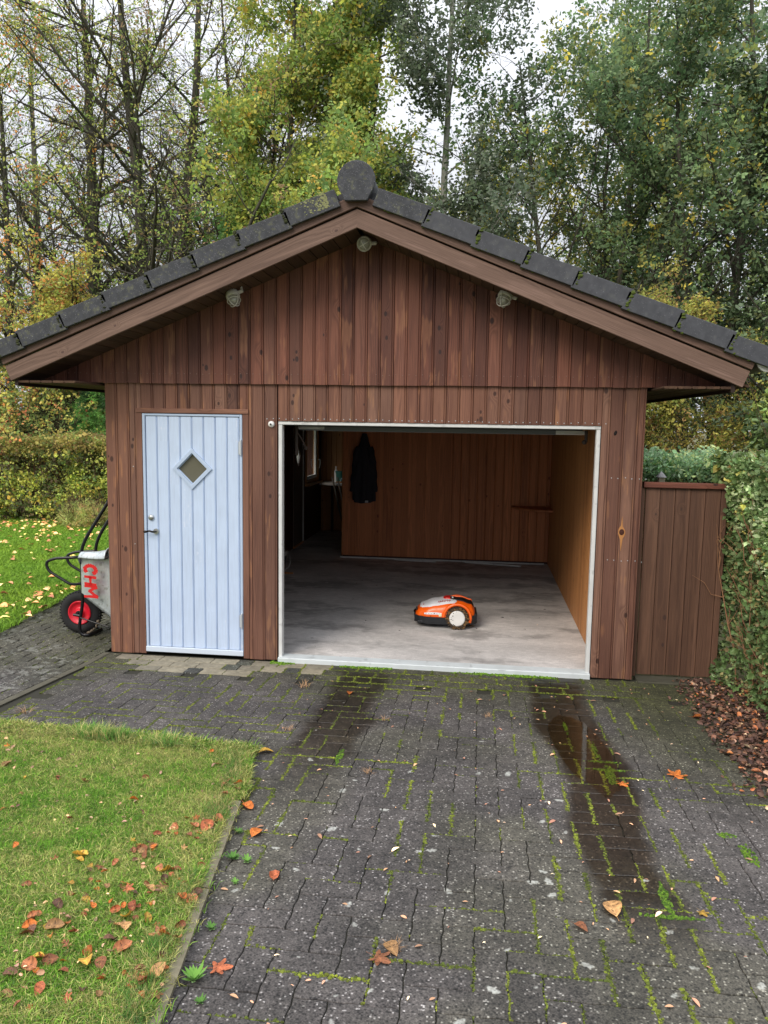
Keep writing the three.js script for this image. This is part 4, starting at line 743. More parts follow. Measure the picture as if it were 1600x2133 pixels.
log.push(growTree({ name: 'maple_tree', seed: 21, pos: [-1.0, 0, -12.6], h: 13.5, r: 0.17, keep: (x, y, z, r) => x < 0.7 + r() * 0.9 - 0.25 * ss(5, 11, y) && x > -3.4 + r(), stems: [[0, 0, 0, 0, 1], [-1.2, 0.3, -0.06, 0, 0.75], [1.0, -0.4, 0.0, 0, 0.98], [-0.5, 0.6, -0.03, 0.02, 0.95]], leafLv: 2, leafP: 0.85, leaf: leafMaple, spread: 0.6, mult: 4, clump: 0.3,
  lv: [{ seg: 12, wob: 0.08, up: 0.05, sides: 7 }, { n: 26, t0: 0.1, len: 0.3, abs: 3.6, ang: 0.95, up: 0.04, seg: 6, wob: 0.24, rr: 0.4, sides: 5 }, { n: 11, t0: 0.2, len: 0.4, ang: 0.7, up: 0.03, seg: 5, wob: 0.3, rr: 0.5, sides: 3 }],
  pal: (x, y, z, cl) => y > 6.2 + 2.5 * (cl - 0.4) ? [[0.3, [142, 142, 58]], [0.42, [108, 126, 56]], [0.05, [170, 140, 56]], [0.23, [88, 112, 56]]] : x < -0.8 ? [[0.62, [66, 100, 48]], [0.26, [92, 118, 52]], [0.12, [160, 148, 50]]] : [[0.5, [98, 120, 56]], [0.2, [142, 140, 60]], [0.3, [78, 106, 54]]], label: 'yellow green maple with dense autumn leaves behind the left roof slope' }));
log.push(growTree({ name: 'poplar_tree', seed: 31, pos: [2.15, 0, -13.6], h: 14.5, r: 0.15, bark: M.barkPale, stems: [[0, 0, 0.035, 0, 1]], leafLv: 2, leafP: 0.85, leaf: leafPoplar, spread: 0.6, mult: 7, clump: 0.38,
  lv: [{ seg: 14, wob: 0.07, up: 0.03, sides: 8 }, { n: 34, t0: 0.2, len: 0.3, abs: 4.6, ang: 1.0, up: 0.02, seg: 7, wob: 0.22, rr: 0.33, sides: 5 }, { n: 9, t0: 0.2, len: 0.34, ang: 0.8, up: 0.02, seg: 4, wob: 0.3, rr: 0.5, sides: 3 }],
  pal: () => [[0.5, [70, 82, 64]], [0.35, [92, 102, 82]], [0.15, [58, 70, 46]]], label: 'slender pale grey trunk with sparse grey green leaves right of the roof ridge' }));
const densLv = [{ seg: 10, wob: 0.12, up: 0.04, sides: 7 }, { n: 28, t0: 0.08, len: 0.3, abs: 4.6, ang: 0.95, up: 0.03, seg: 7, wob: 0.26, rr: 0.42, sides: 5 }, { n: 11, t0: 0.15, len: 0.38, ang: 0.75, up: 0.02, seg: 5, wob: 0.3, rr: 0.5, sides: 3 }];
const dark1 = (x, y, z, cl) => cl > 0.5 ? [[0.45, [72, 92, 60]], [0.35, [92, 112, 72]], [0.15, [112, 122, 62]], [0.05, [170, 150, 52]]] : [[0.5, [58, 78, 50]], [0.3, [76, 96, 62]], [0.2, [96, 100, 48]]];
log.push(growTree({ name: 'alder_tree', seed: 41, pos: [5.9, 0, -12.8], h: 12.5, r: 0.13, stems: [[0, 0, 0.02, 0, 1], [-0.7, 0.2, -0.1, 0, 0.85], [0.9, 0.1, 0.1, 0, 0.95], [0.3, -0.5, 0.04, 0.05, 0.8]], leafLv: 2, leafP: 0.75, leaf: leafPoplar, spread: 0.6, mult: 2, clump: 0.4, lv: densLv, pal: dark1, label: 'bushy green tree of many thin stems behind the right roof slope' }));
log.push(growTree({ name: 'alder_tree', seed: 42, pos: [8.6, 0, -12.2], h: 12.2, r: 0.15, stems: [[0, 0, 0.0, 0, 1], [-0.8, 0.2, -0.07, 0, 0.9], [1.0, 0.1, 0.08, 0, 0.85]], leafLv: 2, leafP: 0.8, leaf: leafPoplar, spread: 0.6, mult: 3, clump: 0.38, lv: densLv, pal: dark1, label: 'dense dark green tree filling the upper right of the picture' }));
log.push(growTree({ name: 'willow_tree', seed: 43, pos: [4.0, 0, -16.5], h: 8.6, r: 0.12, stems: [[0, 0, 0.1, 0, 1], [-1, 0.2, -0.1, 0, 0.9], [1.5, 0.1, 0.25, 0, 0.85]], leafLv: 2, leafP: 0.7, leaf: leafMaple, spread: 0.5, mult: 2, clump: 0.34, lv: densLv, pal: () => [[0.45, [150, 138, 46]], [0.3, [100, 112, 54]], [0.25, [84, 98, 66]]], label: 'low yellow leaved tree behind the pale poplar trunk' }));
log.push(growTree({ name: 'alder_tree', seed: 44, pos: [11.2, 0, -10.2], h: 9.6, r: 0.13, stems: [[0, 0, -0.05, 0, 1], [-0.8, 0.2, -0.02, 0, 0.85]], leafLv: 2, leafP: 0.9, leaf: leafBush, spread: 0.5, mult: 4, clump: 0.27, lv: densLv, leafMat: M.leafGloss, pal: () => [[0.6, [44, 58, 34]], [0.3, [60, 76, 44]], [0.1, [84, 96, 52]]], label: 'very dark ivy clad tree at the right edge above the roof' }));
log.push(growTree({ name: 'alder_tree', seed: 45, pos: [10.2, 0, -18], h: 13.5, r: 0.15, stems: [[0, 0, 0, 0, 1], [-2.5, 0, -0.05, 0, 0.95]], leafLv: 2, leafP: 0.7, leaf: leafPoplar, spread: 0.6, mult: 3, clump: 0.34, lv: densLv, pal: dark1, label: 'pale green tree far back, seen through gaps at the right' }));
log.push(growTree({ name: 'young_tree', seed: 51, pos: [6.1, 0, -8.6], h: 4.6, r: 0.06, stems: [[0, 0, 0.02, 0, 1], [-0.5, 0.2, -0.1, 0, 0.9], [0.6, 0.1, 0.1, 0, 0.9]], leafLv: 2, leafP: 0.8, leaf: leafSmall, spread: 0.35, mult: 2, clump: 0.32, lv: densLv.map((l) => ({ ...l, abs: l.abs ? 1.7 : 0 })), pal: () => [[0.45, [138, 132, 56]], [0.35, [98, 108, 50]], [0.2, [118, 92, 50]]], label: 'small olive yellow tree seen under the right eaves' }));
log.push(growTree({ name: 'young_tree', seed: 52, pos: [-6.6, 0, -9.6], h: 5.2, r: 0.06, stems: [[0, 0, 0.1, 0, 1], [-0.6, 0.2, -0.1, 0, 0.9], [0.9, 0.1, 0.14, 0, 0.8]], leafLv: 2, leafP: 0.8, leaf: leafYellow, spread: 0.35, mult: 2, clump: 0.32, lv: densLv.map((l) => ({ ...l, abs: l.abs ? 2.1 : 0 })), pal: (x, y) => y > 3.4 ? [[0.5, [128, 134, 60]], [0.3, [160, 150, 66]], [0.2, [160, 108, 60]]] : [[0.4, [156, 150, 68]], [0.1, [170, 112, 62]], [0.42, [94, 110, 54]], [0.08, [150, 86, 56]]], label: 'small tree with yellow and orange leaves above the left hedge' }));
// volumes of foliage: hedges and shrubs
function mound(o) {
  const r = rng(o.seed), t = thing(o.name, o.label, o.cat, o.group), q = new THREE.Quaternion(), e = new THREE.Euler(), mats = [], cols = [];
  const [cx, cy, cz] = o.c, [hx, hy, hz] = o.s;
  for (let i = 0; i < o.n; i++) {
    let u = r() * 2 - 1, v = r() * 2 - 1, w = r() * 2 - 1;
    const f = r(); // towards the faces
    if (o.round) { const l = hypot(u, v, w) || 1, d = (0.55 + 0.45 * pow(r(), 0.4)) / l; u *= d; v *= d; w *= d; }
    else { const k = floor(r() * 3), d = 1 - pow(r(), 2) * (o.depth || 0.5); const sg = r() < 0.5 ? -1 : 1; if (k === 0) u = sg * d; else if (k === 1) v = d; else w = d * (r() < 0.85 ? 1 : -1); }
    let x = cx + u * hx, y = cy + v * hy, z = cz + w * hz; const nb = (fbm(x * 2.2 + z, y * 2.2 + z * 1.3, 3, o.seed) - 0.5) * (o.rough || 0.25); x += nb * (o.round ? u : u > 0.8 || u < -0.8 ? u : 0); y += nb * (v > 0.7 ? 1 : 0); z += nb * (abs(w) > 0.8 ? w : 0);
    if (o.keep && !o.keep(x, y, z)) continue; if (y < 0.0) continue;
    const cl = fbm(x * 2.4, y * 2.4 + z, 2, o.seed + 3); if (o.clump && cl < o.clump && r() < 0.7) continue;
    const s = 0.6 + r() * r() * 1.0; q.setFromEuler(e.set(r() * 6.3, r() * 6.3, r() * 6.3)); mats.push(new THREE.Matrix4().compose(V(x, y, z), q.clone(), V(s, s, s))); cols.push(cv(pick(o.pal(x, y, z, cl, r), r), 0.3, r));
  }
  inst('foliage', o.leaf, o.mat || M.leaf, mats, cols, t);
  const L = new Limbs();
  for (let i = 0; i < o.twigs; i++) { const p = V(cx + (r() * 2 - 1) * hx * 0.85, max(0.02, cy - hy), cz + (r() * 2 - 1) * hz * 0.8), pts = [p], d = V((r() - 0.5) * 0.5, 1, (r() - 0.5) * 0.5).normalize(); const n = 6, len = hy * 2 * (0.6 + 0.38 * r()); for (let k = 1; k <= n; k++) { d.add(V((r() - 0.5) * 0.5, 0.1, (r() - 0.5) * 0.5)).normalize(); pts.push(pts[k - 1].clone().addScaledVector(d, len / n)); } if (o.twigMin && pts.some((p) => p.x < o.twigMin)) continue; L.tube(pts, pts.map((_, k) => (o.tw || 0.009) * (1 - k / n * 0.7)), 4); for (let b = 1; b < n; b++) for (let k = 0; k < 2; k++) { const q0 = pts[b], dd = V(r() - 0.5, r() * 0.8, r() - 0.5).normalize(); L.tube([q0, q0.clone().addScaledVector(dd, 0.1), q0.clone().addScaledVector(dd, 0.16).add(V((r() - .5) * .1, 0.08, (r() - .5) * .1)), q0.clone().addScaledVector(dd, 0.26).add(V(0, 0.12, 0))], [0.004, 0.0035, 0.003, 0.001], 3); } }
  part('twigs', L.build(), o.twigMat || std({ color: C(84, 68, 52), roughness: 1 }), t);
  // a dark solid added inside so that light does not shine straight through
  if (o.core) part('light_block_core', new THREE.IcosahedronGeometry(1, 3).scale(hx * 0.8, hy * 0.9, hz * 0.75).translate(cx, cy, cz), std({ color: C(46, 42, 28), roughness: 1 }), t);
  return [mats.length];
}
const hedgeN = 5.22;
log.push(mound({ name: 'hedge', cat: 'hedge', seed: 61, c: [5.78, 0.86, 0.95], s: [0.56, 0.9, 1.35], n: 40000, depth: 0.3, rough: 0.3, leaf: leafHedge, mat: M.leafGloss, clump: 0.4, twigs: 340, tw: 0.007, twigMin: 5.16, twigMat: std({ color: C(150, 112, 84), roughness: 1 }),
  keep: (x, y, z) => x > 5.1 + 0.09 * (z > 0.9 ? (z - 0.9) * 0.2 : 0) + 0.06 * ss(0.5, 0, y), pal: (x, y, z, cl) => cl > 0.5 ? [[0.42, [96, 118, 64]], [0.28, [72, 96, 50]], [0.24, [138, 152, 108]], [0.05, [164, 158, 74]], [0.01, [150, 104, 60]]] : [[0.5, [66, 88, 46]], [0.35, [86, 106, 60]], [0.15, [108, 98, 58]]], label: 'tall clipped green hedge at the right edge beside the driveway and gate' }));
{ // dry cut twigs on the hedge top
  const r = rng(64), L = new Limbs(); for (let i = 0; i < 260; i++) { const p = V(5.42 + r() * 0.5, 1.35 + r() * 0.42, 0.1 + r() * 1.4), d = V(-0.6 - r() * 0.6, 0.35 + r() * 0.9, (r() - 0.4) * 1.2).normalize(), l = 0.12 + r() * 0.22; L.tube([p, p.clone().addScaledVector(d, l * 0.5), p.clone().addScaledVector(d, l).add(V(0, 0.03 * r(), 0))], [0.0034, 0.0028, 0.0016], 4); }
  stuff(part('dry_twigs', L.build(), std({ color: C(176, 132, 98), roughness: 0.9 }), scene.getObjectByName('hedge'), 'bare reddish cut twigs on top of the hedge'));
}
log.push(mound({ name: 'hedge', cat: 'hedge', seed: 62, c: [-6.6, 0.78, -8.2], s: [3.6, 0.84, 0.5], n: 22000, rough: 0.3, leaf: leafYellow, clump: 0.34, twigs: 180, keep: (x) => x > -8.5, pal: (x, y, z, cl) => y > 1.35 ? [[0.35, [140, 128, 64]], [0.3, [112, 94, 56]], [0.35, [100, 112, 54]]] : cl > 0.48 ? [[0.46, [164, 168, 72]], [0.3, [112, 130, 56]], [0.07, [176, 152, 62]], [0.17, [76, 94, 48]]] : [[0.3, [144, 150, 66]], [0.32, [78, 70, 46]], [0.38, [76, 92, 48]]], label: 'yellow autumn hedge across the back of the left lawn' }));
log.push(mound({ name: 'conifer', cat: 'conifer', seed: 63, c: [-4.5, 1.7, -9.3], s: [0.85, 1.6, 0.8], n: 7000, round: 1, rough: 0.5, leaf: needle, clump: 0.4, twigs: 30, pal: (x, y, z, cl) => cl > 0.5 ? [[0.6, [84, 128, 52]], [0.4, [64, 106, 48]]] : [[0.6, [40, 70, 36]], [0.4, [56, 90, 42]]], label: 'dark green conifer behind the left hedge next to the garage corner' }));
log.push(mound({ name: 'shrub', cat: 'shrub', seed: 65, c: [-6.7, 0.35, -7.2], s: [0.55, 0.5, 0.45], n: 1600, round: 1, leaf: leafYellow, twigs: 30, pal: () => [[0.5, [104, 44, 36]], [0.3, [132, 60, 42]], [0.2, [92, 66, 44]]], label: 'low dark red shrub in front of the hedge at the left edge' }));
log.push(mound({ name: 'shrub', cat: 'shrub', seed: 66, c: [-4.2, 0.12, -7.4], s: [0.42, 0.3, 0.35], n: 1100, round: 1, leaf: needle, twigs: 20, pal: () => [[0.5, [146, 152, 84]], [0.3, [116, 126, 62]], [0.2, [156, 128, 84]]], label: 'small feathery yellow green shrub at the foot of the left hedge' }));
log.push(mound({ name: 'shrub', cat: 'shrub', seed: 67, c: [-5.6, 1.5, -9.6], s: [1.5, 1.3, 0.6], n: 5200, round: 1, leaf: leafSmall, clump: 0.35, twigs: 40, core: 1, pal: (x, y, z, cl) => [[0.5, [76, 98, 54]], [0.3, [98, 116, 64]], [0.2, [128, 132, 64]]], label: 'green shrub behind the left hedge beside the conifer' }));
log.push(mound({ name: 'hedge', cat: 'hedge', seed: 68, c: [7.0, 0.78, -5.2], s: [2.2, 0.86, 0.5], n: 13000, leaf: leafSmall, rough: 0.3, clump: 0.32, twigs: 60, core: 1, pal: (x, y, z, cl) => y > 1.3 ? [[0.5, [112, 140, 104]], [0.3, [84, 112, 76]], [0.2, [138, 150, 96]]] : [[0.5, [72, 86, 52]], [0.3, [98, 102, 62]], [0.2, [54, 68, 40]]], label: 'blue green hedge behind the wooden gate' }));
log.push(mound({ name: 'laurel_bush', cat: 'bush', seed: 69, c: [7.6, 1.7, -3.2], s: [1.15, 1.5, 1.1], n: 9500, round: 1, rough: 0.5, leaf: leafBush, mat: M.leafGloss, clump: 0.33, twigs: 40, core: 1, pal: (x, y, z, cl) => cl > 0.52 ? [[0.4, [84, 104, 46]], [0.4, [114, 126, 58]], [0.2, [64, 84, 40]]] : [[0.6, [46, 62, 32]], [0.4, [68, 86, 42]]], label: 'dark glossy evergreen bush above the right hedge near the gutter' }));
log.push(mound({ name: 'laurel_bush', cat: 'bush', seed: 70, c: [10.4, 2.4, -8], s: [2.2, 2.5, 1.3], n: 12000, round: 1, rough: 0.6, leaf: leafBush, mat: M.leafGloss, clump: 0.33, twigs: 30, core: 1, pal: () => [[0.5, [58, 78, 42]], [0.3, [82, 102, 54]], [0.2, [116, 118, 56]]], label: 'tall green bush in the gap between roof and right edge' }));
{ // the wood far behind: too many stems and crowns to count
  const r = rng(71), q = new THREE.Quaternion(), e = new THREE.Euler(), mats = [], cols = [];
  for (let i = 0; i < 16000; i++) { const x = -34 + r() * 74, z = -24 - r() * 7, hgt = 5.2 + 3.4 * fbm(x * 0.25, 3, 3, 71) * (x > 6 ? 1.3 : 1), y = pow(r(), 0.9) * hgt; if (fbm(x * 0.8, y * 0.8, 3, 75) < 0.42) continue; const s = 2 + r() * 2; q.setFromEuler(e.set(r() * 6.3, r() * 6.3, r() * 6.3)); mats.push(new THREE.Matrix4().compose(V(x, y, z), q.clone(), V(s, s, s))); cols.push(cv(pick(x < 0 ? [[0.4, [122, 104, 60]], [0.35, [128, 128, 62]], [0.25, [86, 90, 56]]] : [[0.5, [84, 98, 62]], [0.3, [124, 122, 58]], [0.2, [66, 82, 52]]], r), 0.3, r)); }
  tag(inst('woodland', leafSmall, M.leaf, mats, cols, scene), 'mixed autumn woodland far behind the garden', 'woodland');
}


// ---------------------------------------------------------------- gate and post
{
  const t = thing('wooden_gate', 'closed brown plank gate between the garage corner and the right hedge', 'gate');
  const r = rng(81); let x = 4.575; const z = -0.1;
  for (let k = 0; k < 5; k++) { const w = 0.118; part('plank', box(x + 0.0015, x + w - 0.0015, -0.01 - r() * 0.006, 1.545, z - 0.022, z - r() * 0.003, 0.0045, strip(), rw() * LEN), M.gate, t); x += w; }
  part('plank', box(x + 0.0015, x + 0.05, -0.01, 1.545, z - 0.022, z, 0.004, strip(), rw() * LEN), M.gate, t);
  part('cap_rail', boxX(4.555, 5.24, 1.548, 1.592, z - 0.06, z + 0.028, 0.005, strip(), 0), wood(tGable, { color: C(255, 236, 230) }), t);
  part('stile', box(4.538, 4.57, -0.03, 1.545, z - 0.05, z + 0.004, 0.004, strip(), 0), M.gate, t);
  part('ledge', boxX(4.575, 5.21, 1.2, 1.3, z - 0.048, z - 0.024), M.gate, t); part('ledge', boxX(4.575, 5.21, 0.25, 0.35, z - 0.048, z - 0.024), M.gate, t);
  const p = thing('garden_post', 'pale square post with a pyramid cap showing over the gate', 'post', null, [5.005, 0, -1.5]);
  part('post', box(-0.03, 0.03, -0.05, 1.545, -0.03, 0.03, 0.004), std({ color: C(170, 162, 136), roughness: 0.8, map: M.white.map }), p);
  part('cap', new THREE.ConeGeometry(0.062, 0.06, 4).rotateY(PI / 4).translate(0, 1.578, 0), std({ color: C(166, 164, 162), roughness: 0.7 }), p);
}
// ---------------------------------------------------------------- robot mower, nose to the left
const font = await new FontLoader().loadAsync('fonts/droid/droid_sans_bold.typeface.json');
{
  const t = thing('robot_mower', 'orange and white robot lawn mower standing on the concrete floor in the garage opening', 'lawn mower', null, [2.925, 0.002, -1.38]); t.rotation.y = 0.04;
  const lerpT = (T, x) => { for (let i = 0; i < T.length - 1; i++) if (x <= T[i + 1][0]) { const f = ss(0, 1, (x - T[i][0]) / (T[i + 1][0] - T[i][0])); return mix(T[i][1], T[i + 1][1], clamp(f)); } return T[T.length - 1][1]; };
  const Wt = [[-0.305, 0.1], [-0.27, 0.155], [-0.17, 0.195], [0.0, 0.205], [0.18, 0.205], [0.27, 0.175], [0.3, 0.14]], Ht = [[-0.305, 0.125], [-0.285, 0.17], [-0.24, 0.205], [-0.1, 0.25], [0.02, 0.268], [0.15, 0.262], [0.25, 0.235], [0.29, 0.19], [0.3, 0.13]];
  const p = 3.2, yb = 0.085, w = (x) => lerpT(Wt, x), h = (x) => lerpT(Ht, x);
  const top = (x, z) => yb + (h(x) - yb) * pow(max(0, 1 - pow(min(1, abs(z) / w(x)), p)), 1 / p), side = (x, y) => w(x) * pow(max(0, 1 - pow(clamp((y - yb) / (h(x) - yb)), p)), 1 / p);
  const loft = (nx, na, X, f) => { const P = [], I = []; for (let i = 0; i <= nx; i++) for (let k = 0; k <= na; k++) P.push(...f(X(i / nx), k / na)); for (let i = 0; i < nx; i++) for (let k = 0; k < na; k++) { const a = i * (na + 1) + k, b = a + na + 1; I.push(a, a + 1, b + 1, a, b + 1, b); } return geo(P, I); };
  const or = phys({ color: C(250, 102, 22), roughness: 0.35, clearcoat: 0.4, clearcoatRoughness: 0.2 }), wh = phys({ color: C(226, 228, 232), roughness: 0.35, clearcoat: 0.3 }), bk = std({ color: C(34, 36, 40), roughness: 0.5 });
  part('body', loft(40, 32, (u) => -0.305 + 0.605 * u, (x, v) => { const a = v * PI, c = cos(a), s = sin(a), e = 2 / p, z = w(x) * Math.sign(c) * pow(abs(c), e), y = yb + (h(x) - yb) * pow(s, e); return [x, y, z]; }), or, t);
  part('skirt', mergeGeometries([loft(30, 12, (u) => -0.315 + 0.62 * u, (x, v) => { const q = clamp(x, -0.305, 0.3), k = w(q) + 0.008; return [x, mix(0.045, 0.118 + (x > 0.2 ? 0.03 * (x - 0.2) / 0.1 : 0), v), (k + 0.006) * (0.975 + 0.025 * v)]; }), loft(30, 12, (u) => -0.315 + 0.62 * u, (x, v) => { const q = clamp(x, -0.305, 0.3), k = w(q) + 0.008; return [x, mix(0.045, 0.118, v), -(k + 0.006) * (0.975 + 0.025 * v)]; }), loft(8, 10, (u) => -0.1 + 0.2 * u, (z, v) => [-0.305 - 0.022 * (1 - pow(z / 0.1, 2)) * (0.6 + 0.4 * v) , mix(0.045, 0.13, v), z]), new RoundedBoxGeometry(0.56, 0.03, 0.36, 2, 0.01).translate(0, 0.058, 0), new RoundedBoxGeometry(0.03, 0.1, 0.3, 3, 0.012).translate(0.3, 0.1, 0)]), bk, t);
  const patch = (name, x0, x1, zw, lift, m, z0 = () => 0, n = 26, q = 18) => part(name, loft(n, q, (u) => mix(x0, x1, u), (x, v) => { const z = z0(x) + (v * 2 - 1) * zw(x), zz = clamp(z, -w(x) * 0.995, w(x) * 0.995); const ed = min(v, 1 - v, (x - x0) * 6, (x1 - x) * 6); return [x, top(x, zz) + (ed < 0.02 ? -0.004 : lift), zz]; }), m, t);
  patch('hood', -0.268, 0.115, (x) => lerpT([[-0.27, 0.075], [-0.235, 0.125], [-0.15, 0.165], [-0.02, 0.165], [0.08, 0.15], [0.12, 0.1]], x), 0.006, wh);
  patch('recess', 0.02, 0.285, (x) => lerpT([[0.02, 0.02], [0.07, 0.075], [0.22, 0.085], [0.29, 0.06]], x), 0.0095, std({ color: C(20, 20, 22), roughness: 0.6 }));
  patch('stop_button', -0.03, 0.05, (x) => lerpT([[-0.03, 0.02], [0.0, 0.06], [0.05, 0.07]], x), 0.016, std({ color: C(205, 30, 20), roughness: 0.4 }));
  patch('display', 0.055, 0.08, () => 0.03, 0.016, std({ color: C(205, 206, 205), roughness: 0.4 }));
  // bridge over the recess at the far side
  patch('carry_handle', 0.06, 0.27, (x) => lerpT([[0.06, 0.02], [0.12, 0.03], [0.27, 0.02]], x), 0.02, or, (x) => -0.085);
  // white side script band, a slot at the nose and a small sticker
  const sidePatch = (name, x0, x1, ya, yb2, m, s = 1, lift = 0.002) => part(name, loft(16, 6, (u) => mix(x0, x1, u), (x, v) => { const y = mix(ya(x), yb2(x), v); return [x, y, s * (side(x, y) + lift)]; }), m, t);
  sidePatch('side_marking', -0.215, -0.04, (x) => 0.136 + 0.06 * (x + 0.215) * 0.5, (x) => 0.15 + 0.09 * (x + 0.215) * 0.5 + 0.008 * sin((x + 0.215) / 0.175 * PI), wh);
  const dots = []; for (let k = 0; k < 6; k++) { const x = -0.195 + k * 0.027, y = 0.144 + 0.075 * (x + 0.215) * 0.5; dots.push(new THREE.SphereGeometry(0.0035, 6, 5).scale(1.2, 0.8, 0.4).translate(x, y, side(x, y) + 0.003)); } part('side_marking', mergeGeometries(dots), std({ color: C(150, 130, 120) }), t);
  sidePatch('sticker', -0.068, -0.04, K(0.122), K(0.15), std({ color: C(232, 226, 190), roughness: 0.5 }), 1, 0.004);
  part('slot', new THREE.SphereGeometry(0.02, 12, 8).scale(0.5, 1.1, 1.6).translate(-0.293, 0.165, 0.07), bk, t);
  const tg = new TextGeometry('iMOW', { font, size: 0.026, depth: 0.001, curveSegments: 3 }), q = tg.attributes.position; for (let i = 0; i < q.count; i++) { const x = -0.085 + q.getX(i) * 1.25 + q.getY(i) * 0.3, z = 0.125 - q.getY(i) * 1.15; q.setXYZ(i, x, top(x, z) + 0.0068 + q.getZ(i), z); } tg.computeVertexNormals();
  part('lettering', tg, std({ color: C(170, 30, 24), roughness: 0.5 }), t);
  const tg2 = new TextGeometry('422', { font, size: 0.015, depth: 0.001, curveSegments: 3 }), q2 = tg2.attributes.position; for (let i = 0; i < q2.count; i++) { const x = -0.232 + q2.getY(i) * 0.9, z = 0.05 + q2.getX(i) * 0.9; q2.setXYZ(i, x, top(x, z) + 0.0068 + q2.getZ(i), z); } tg2.computeVertexNormals();
  part('lettering', tg2, std({ color: C(170, 40, 34), roughness: 0.5 }), t);
  { const r = rng(66), cl = []; for (let i = 0; i < 90; i++) { const x = -0.28 + r() * 0.56, low = r() < 0.6, y = low ? 0.1 + r() * r() * 0.08 : 0, z = low ? side(x, max(y, 0.1)) + 0.009 : (r() - 0.3) * 0.3, k = 0.0012 + r() * r() * 0.0035; cl.push(new THREE.IcosahedronGeometry(k, 0).scale(1.6, low ? 1 : 0.3, low ? 0.3 : 1).translate(x, low ? y : top(x, clamp(z, -0.16, 0.18)) + 0.0075, low ? z : clamp(z, -0.16, 0.18))); } part('grass_clippings', mergeGeometries(cl), std({ color: C(86, 74, 46), roughness: 1 }), t); }
  for (const s of [1, -1]) {
    // arch over the wheel
    const arch = []; for (let i = 0; i <= 16; i++) { const a = -0.35 + i / 16 * (PI + 0.55); arch.push([0.115 + 0.132 * cos(a), 0.115 + 0.132 * sin(a), s * 0.196]); }
    part('wheel_arch', tube(arch, 0.017, 8, false, 40), or, t);
    const wl = group('wheel', t), at = (g) => g.translate(0.115, 0.114, s * 0.205), r = rng(5 + s);
    part('arch_shadow', new THREE.CylinderGeometry(0.122, 0.122, 0.03, 28).rotateX(PI / 2).translate(0.115, 0.118, s * 0.178), bk, t).name = 'arch_shade';  // black disc standing in for the shade inside the wheel arch
    const ty = lathe([[0.078, -0.026], [0.1, -0.027], [0.108, -0.02], [0.11, 0], [0.108, 0.02], [0.1, 0.027], [0.078, 0.026]], 36).rotateX(PI / 2), lugs = [];
    for (let i = 0; i < 26; i++) { const a = i / 26 * 2 * PI; lugs.push(new THREE.BoxGeometry(0.012, 0.012, 0.056).translate(0.109, 0, 0).rotateZ(a)); }
    part('tyre', at(mergeGeometries([ty, ...lugs])), std({ color: C(62, 52, 42), roughness: 0.95 }), wl);
    const mud = []; for (let i = 0; i < 46; i++) { const a = r() * 6.3, d = 0.084 + r() * 0.03; mud.push(new THREE.IcosahedronGeometry(0.004 + r() * 0.007, 0).scale(1.3, 1, 0.6).translate(d * cos(a), d * sin(a), s * 0.027)); }
    part('mud', at(mergeGeometries(mud)), std({ color: C(112, 86, 54), roughness: 1 }), wl);
    part('hub', at(lathe([[0, 0.026], [0.03, 0.027], [0.034, 0.03], [0.07, 0.031], [0.079, 0.027], [0.08, 0]], 36).rotateX(s * PI / 2)), M.plasticWhite, wl);
    const dt = []; for (const [a, d, k] of [[2.6, 0.05, 5], [3.0, 0.055, 3], [3.3, 0.06, 5], [3.5, 0.045, 4], [4.4, 0.074, 6], [4.2, 0.07, 5], [2.2, 0.066, 4], [1.7, 0.07, 3], [5.0, 0.075, 3]]) dt.push(new THREE.SphereGeometry(k * 0.0009, 8, 6).scale(1.3, 1, 0.3).translate(d * cos(a), d * sin(a), s * 0.031)); part('mud', at(mergeGeometries(dt)), std({ color: C(36, 30, 28), roughness: 1 }), wl);
  }
}
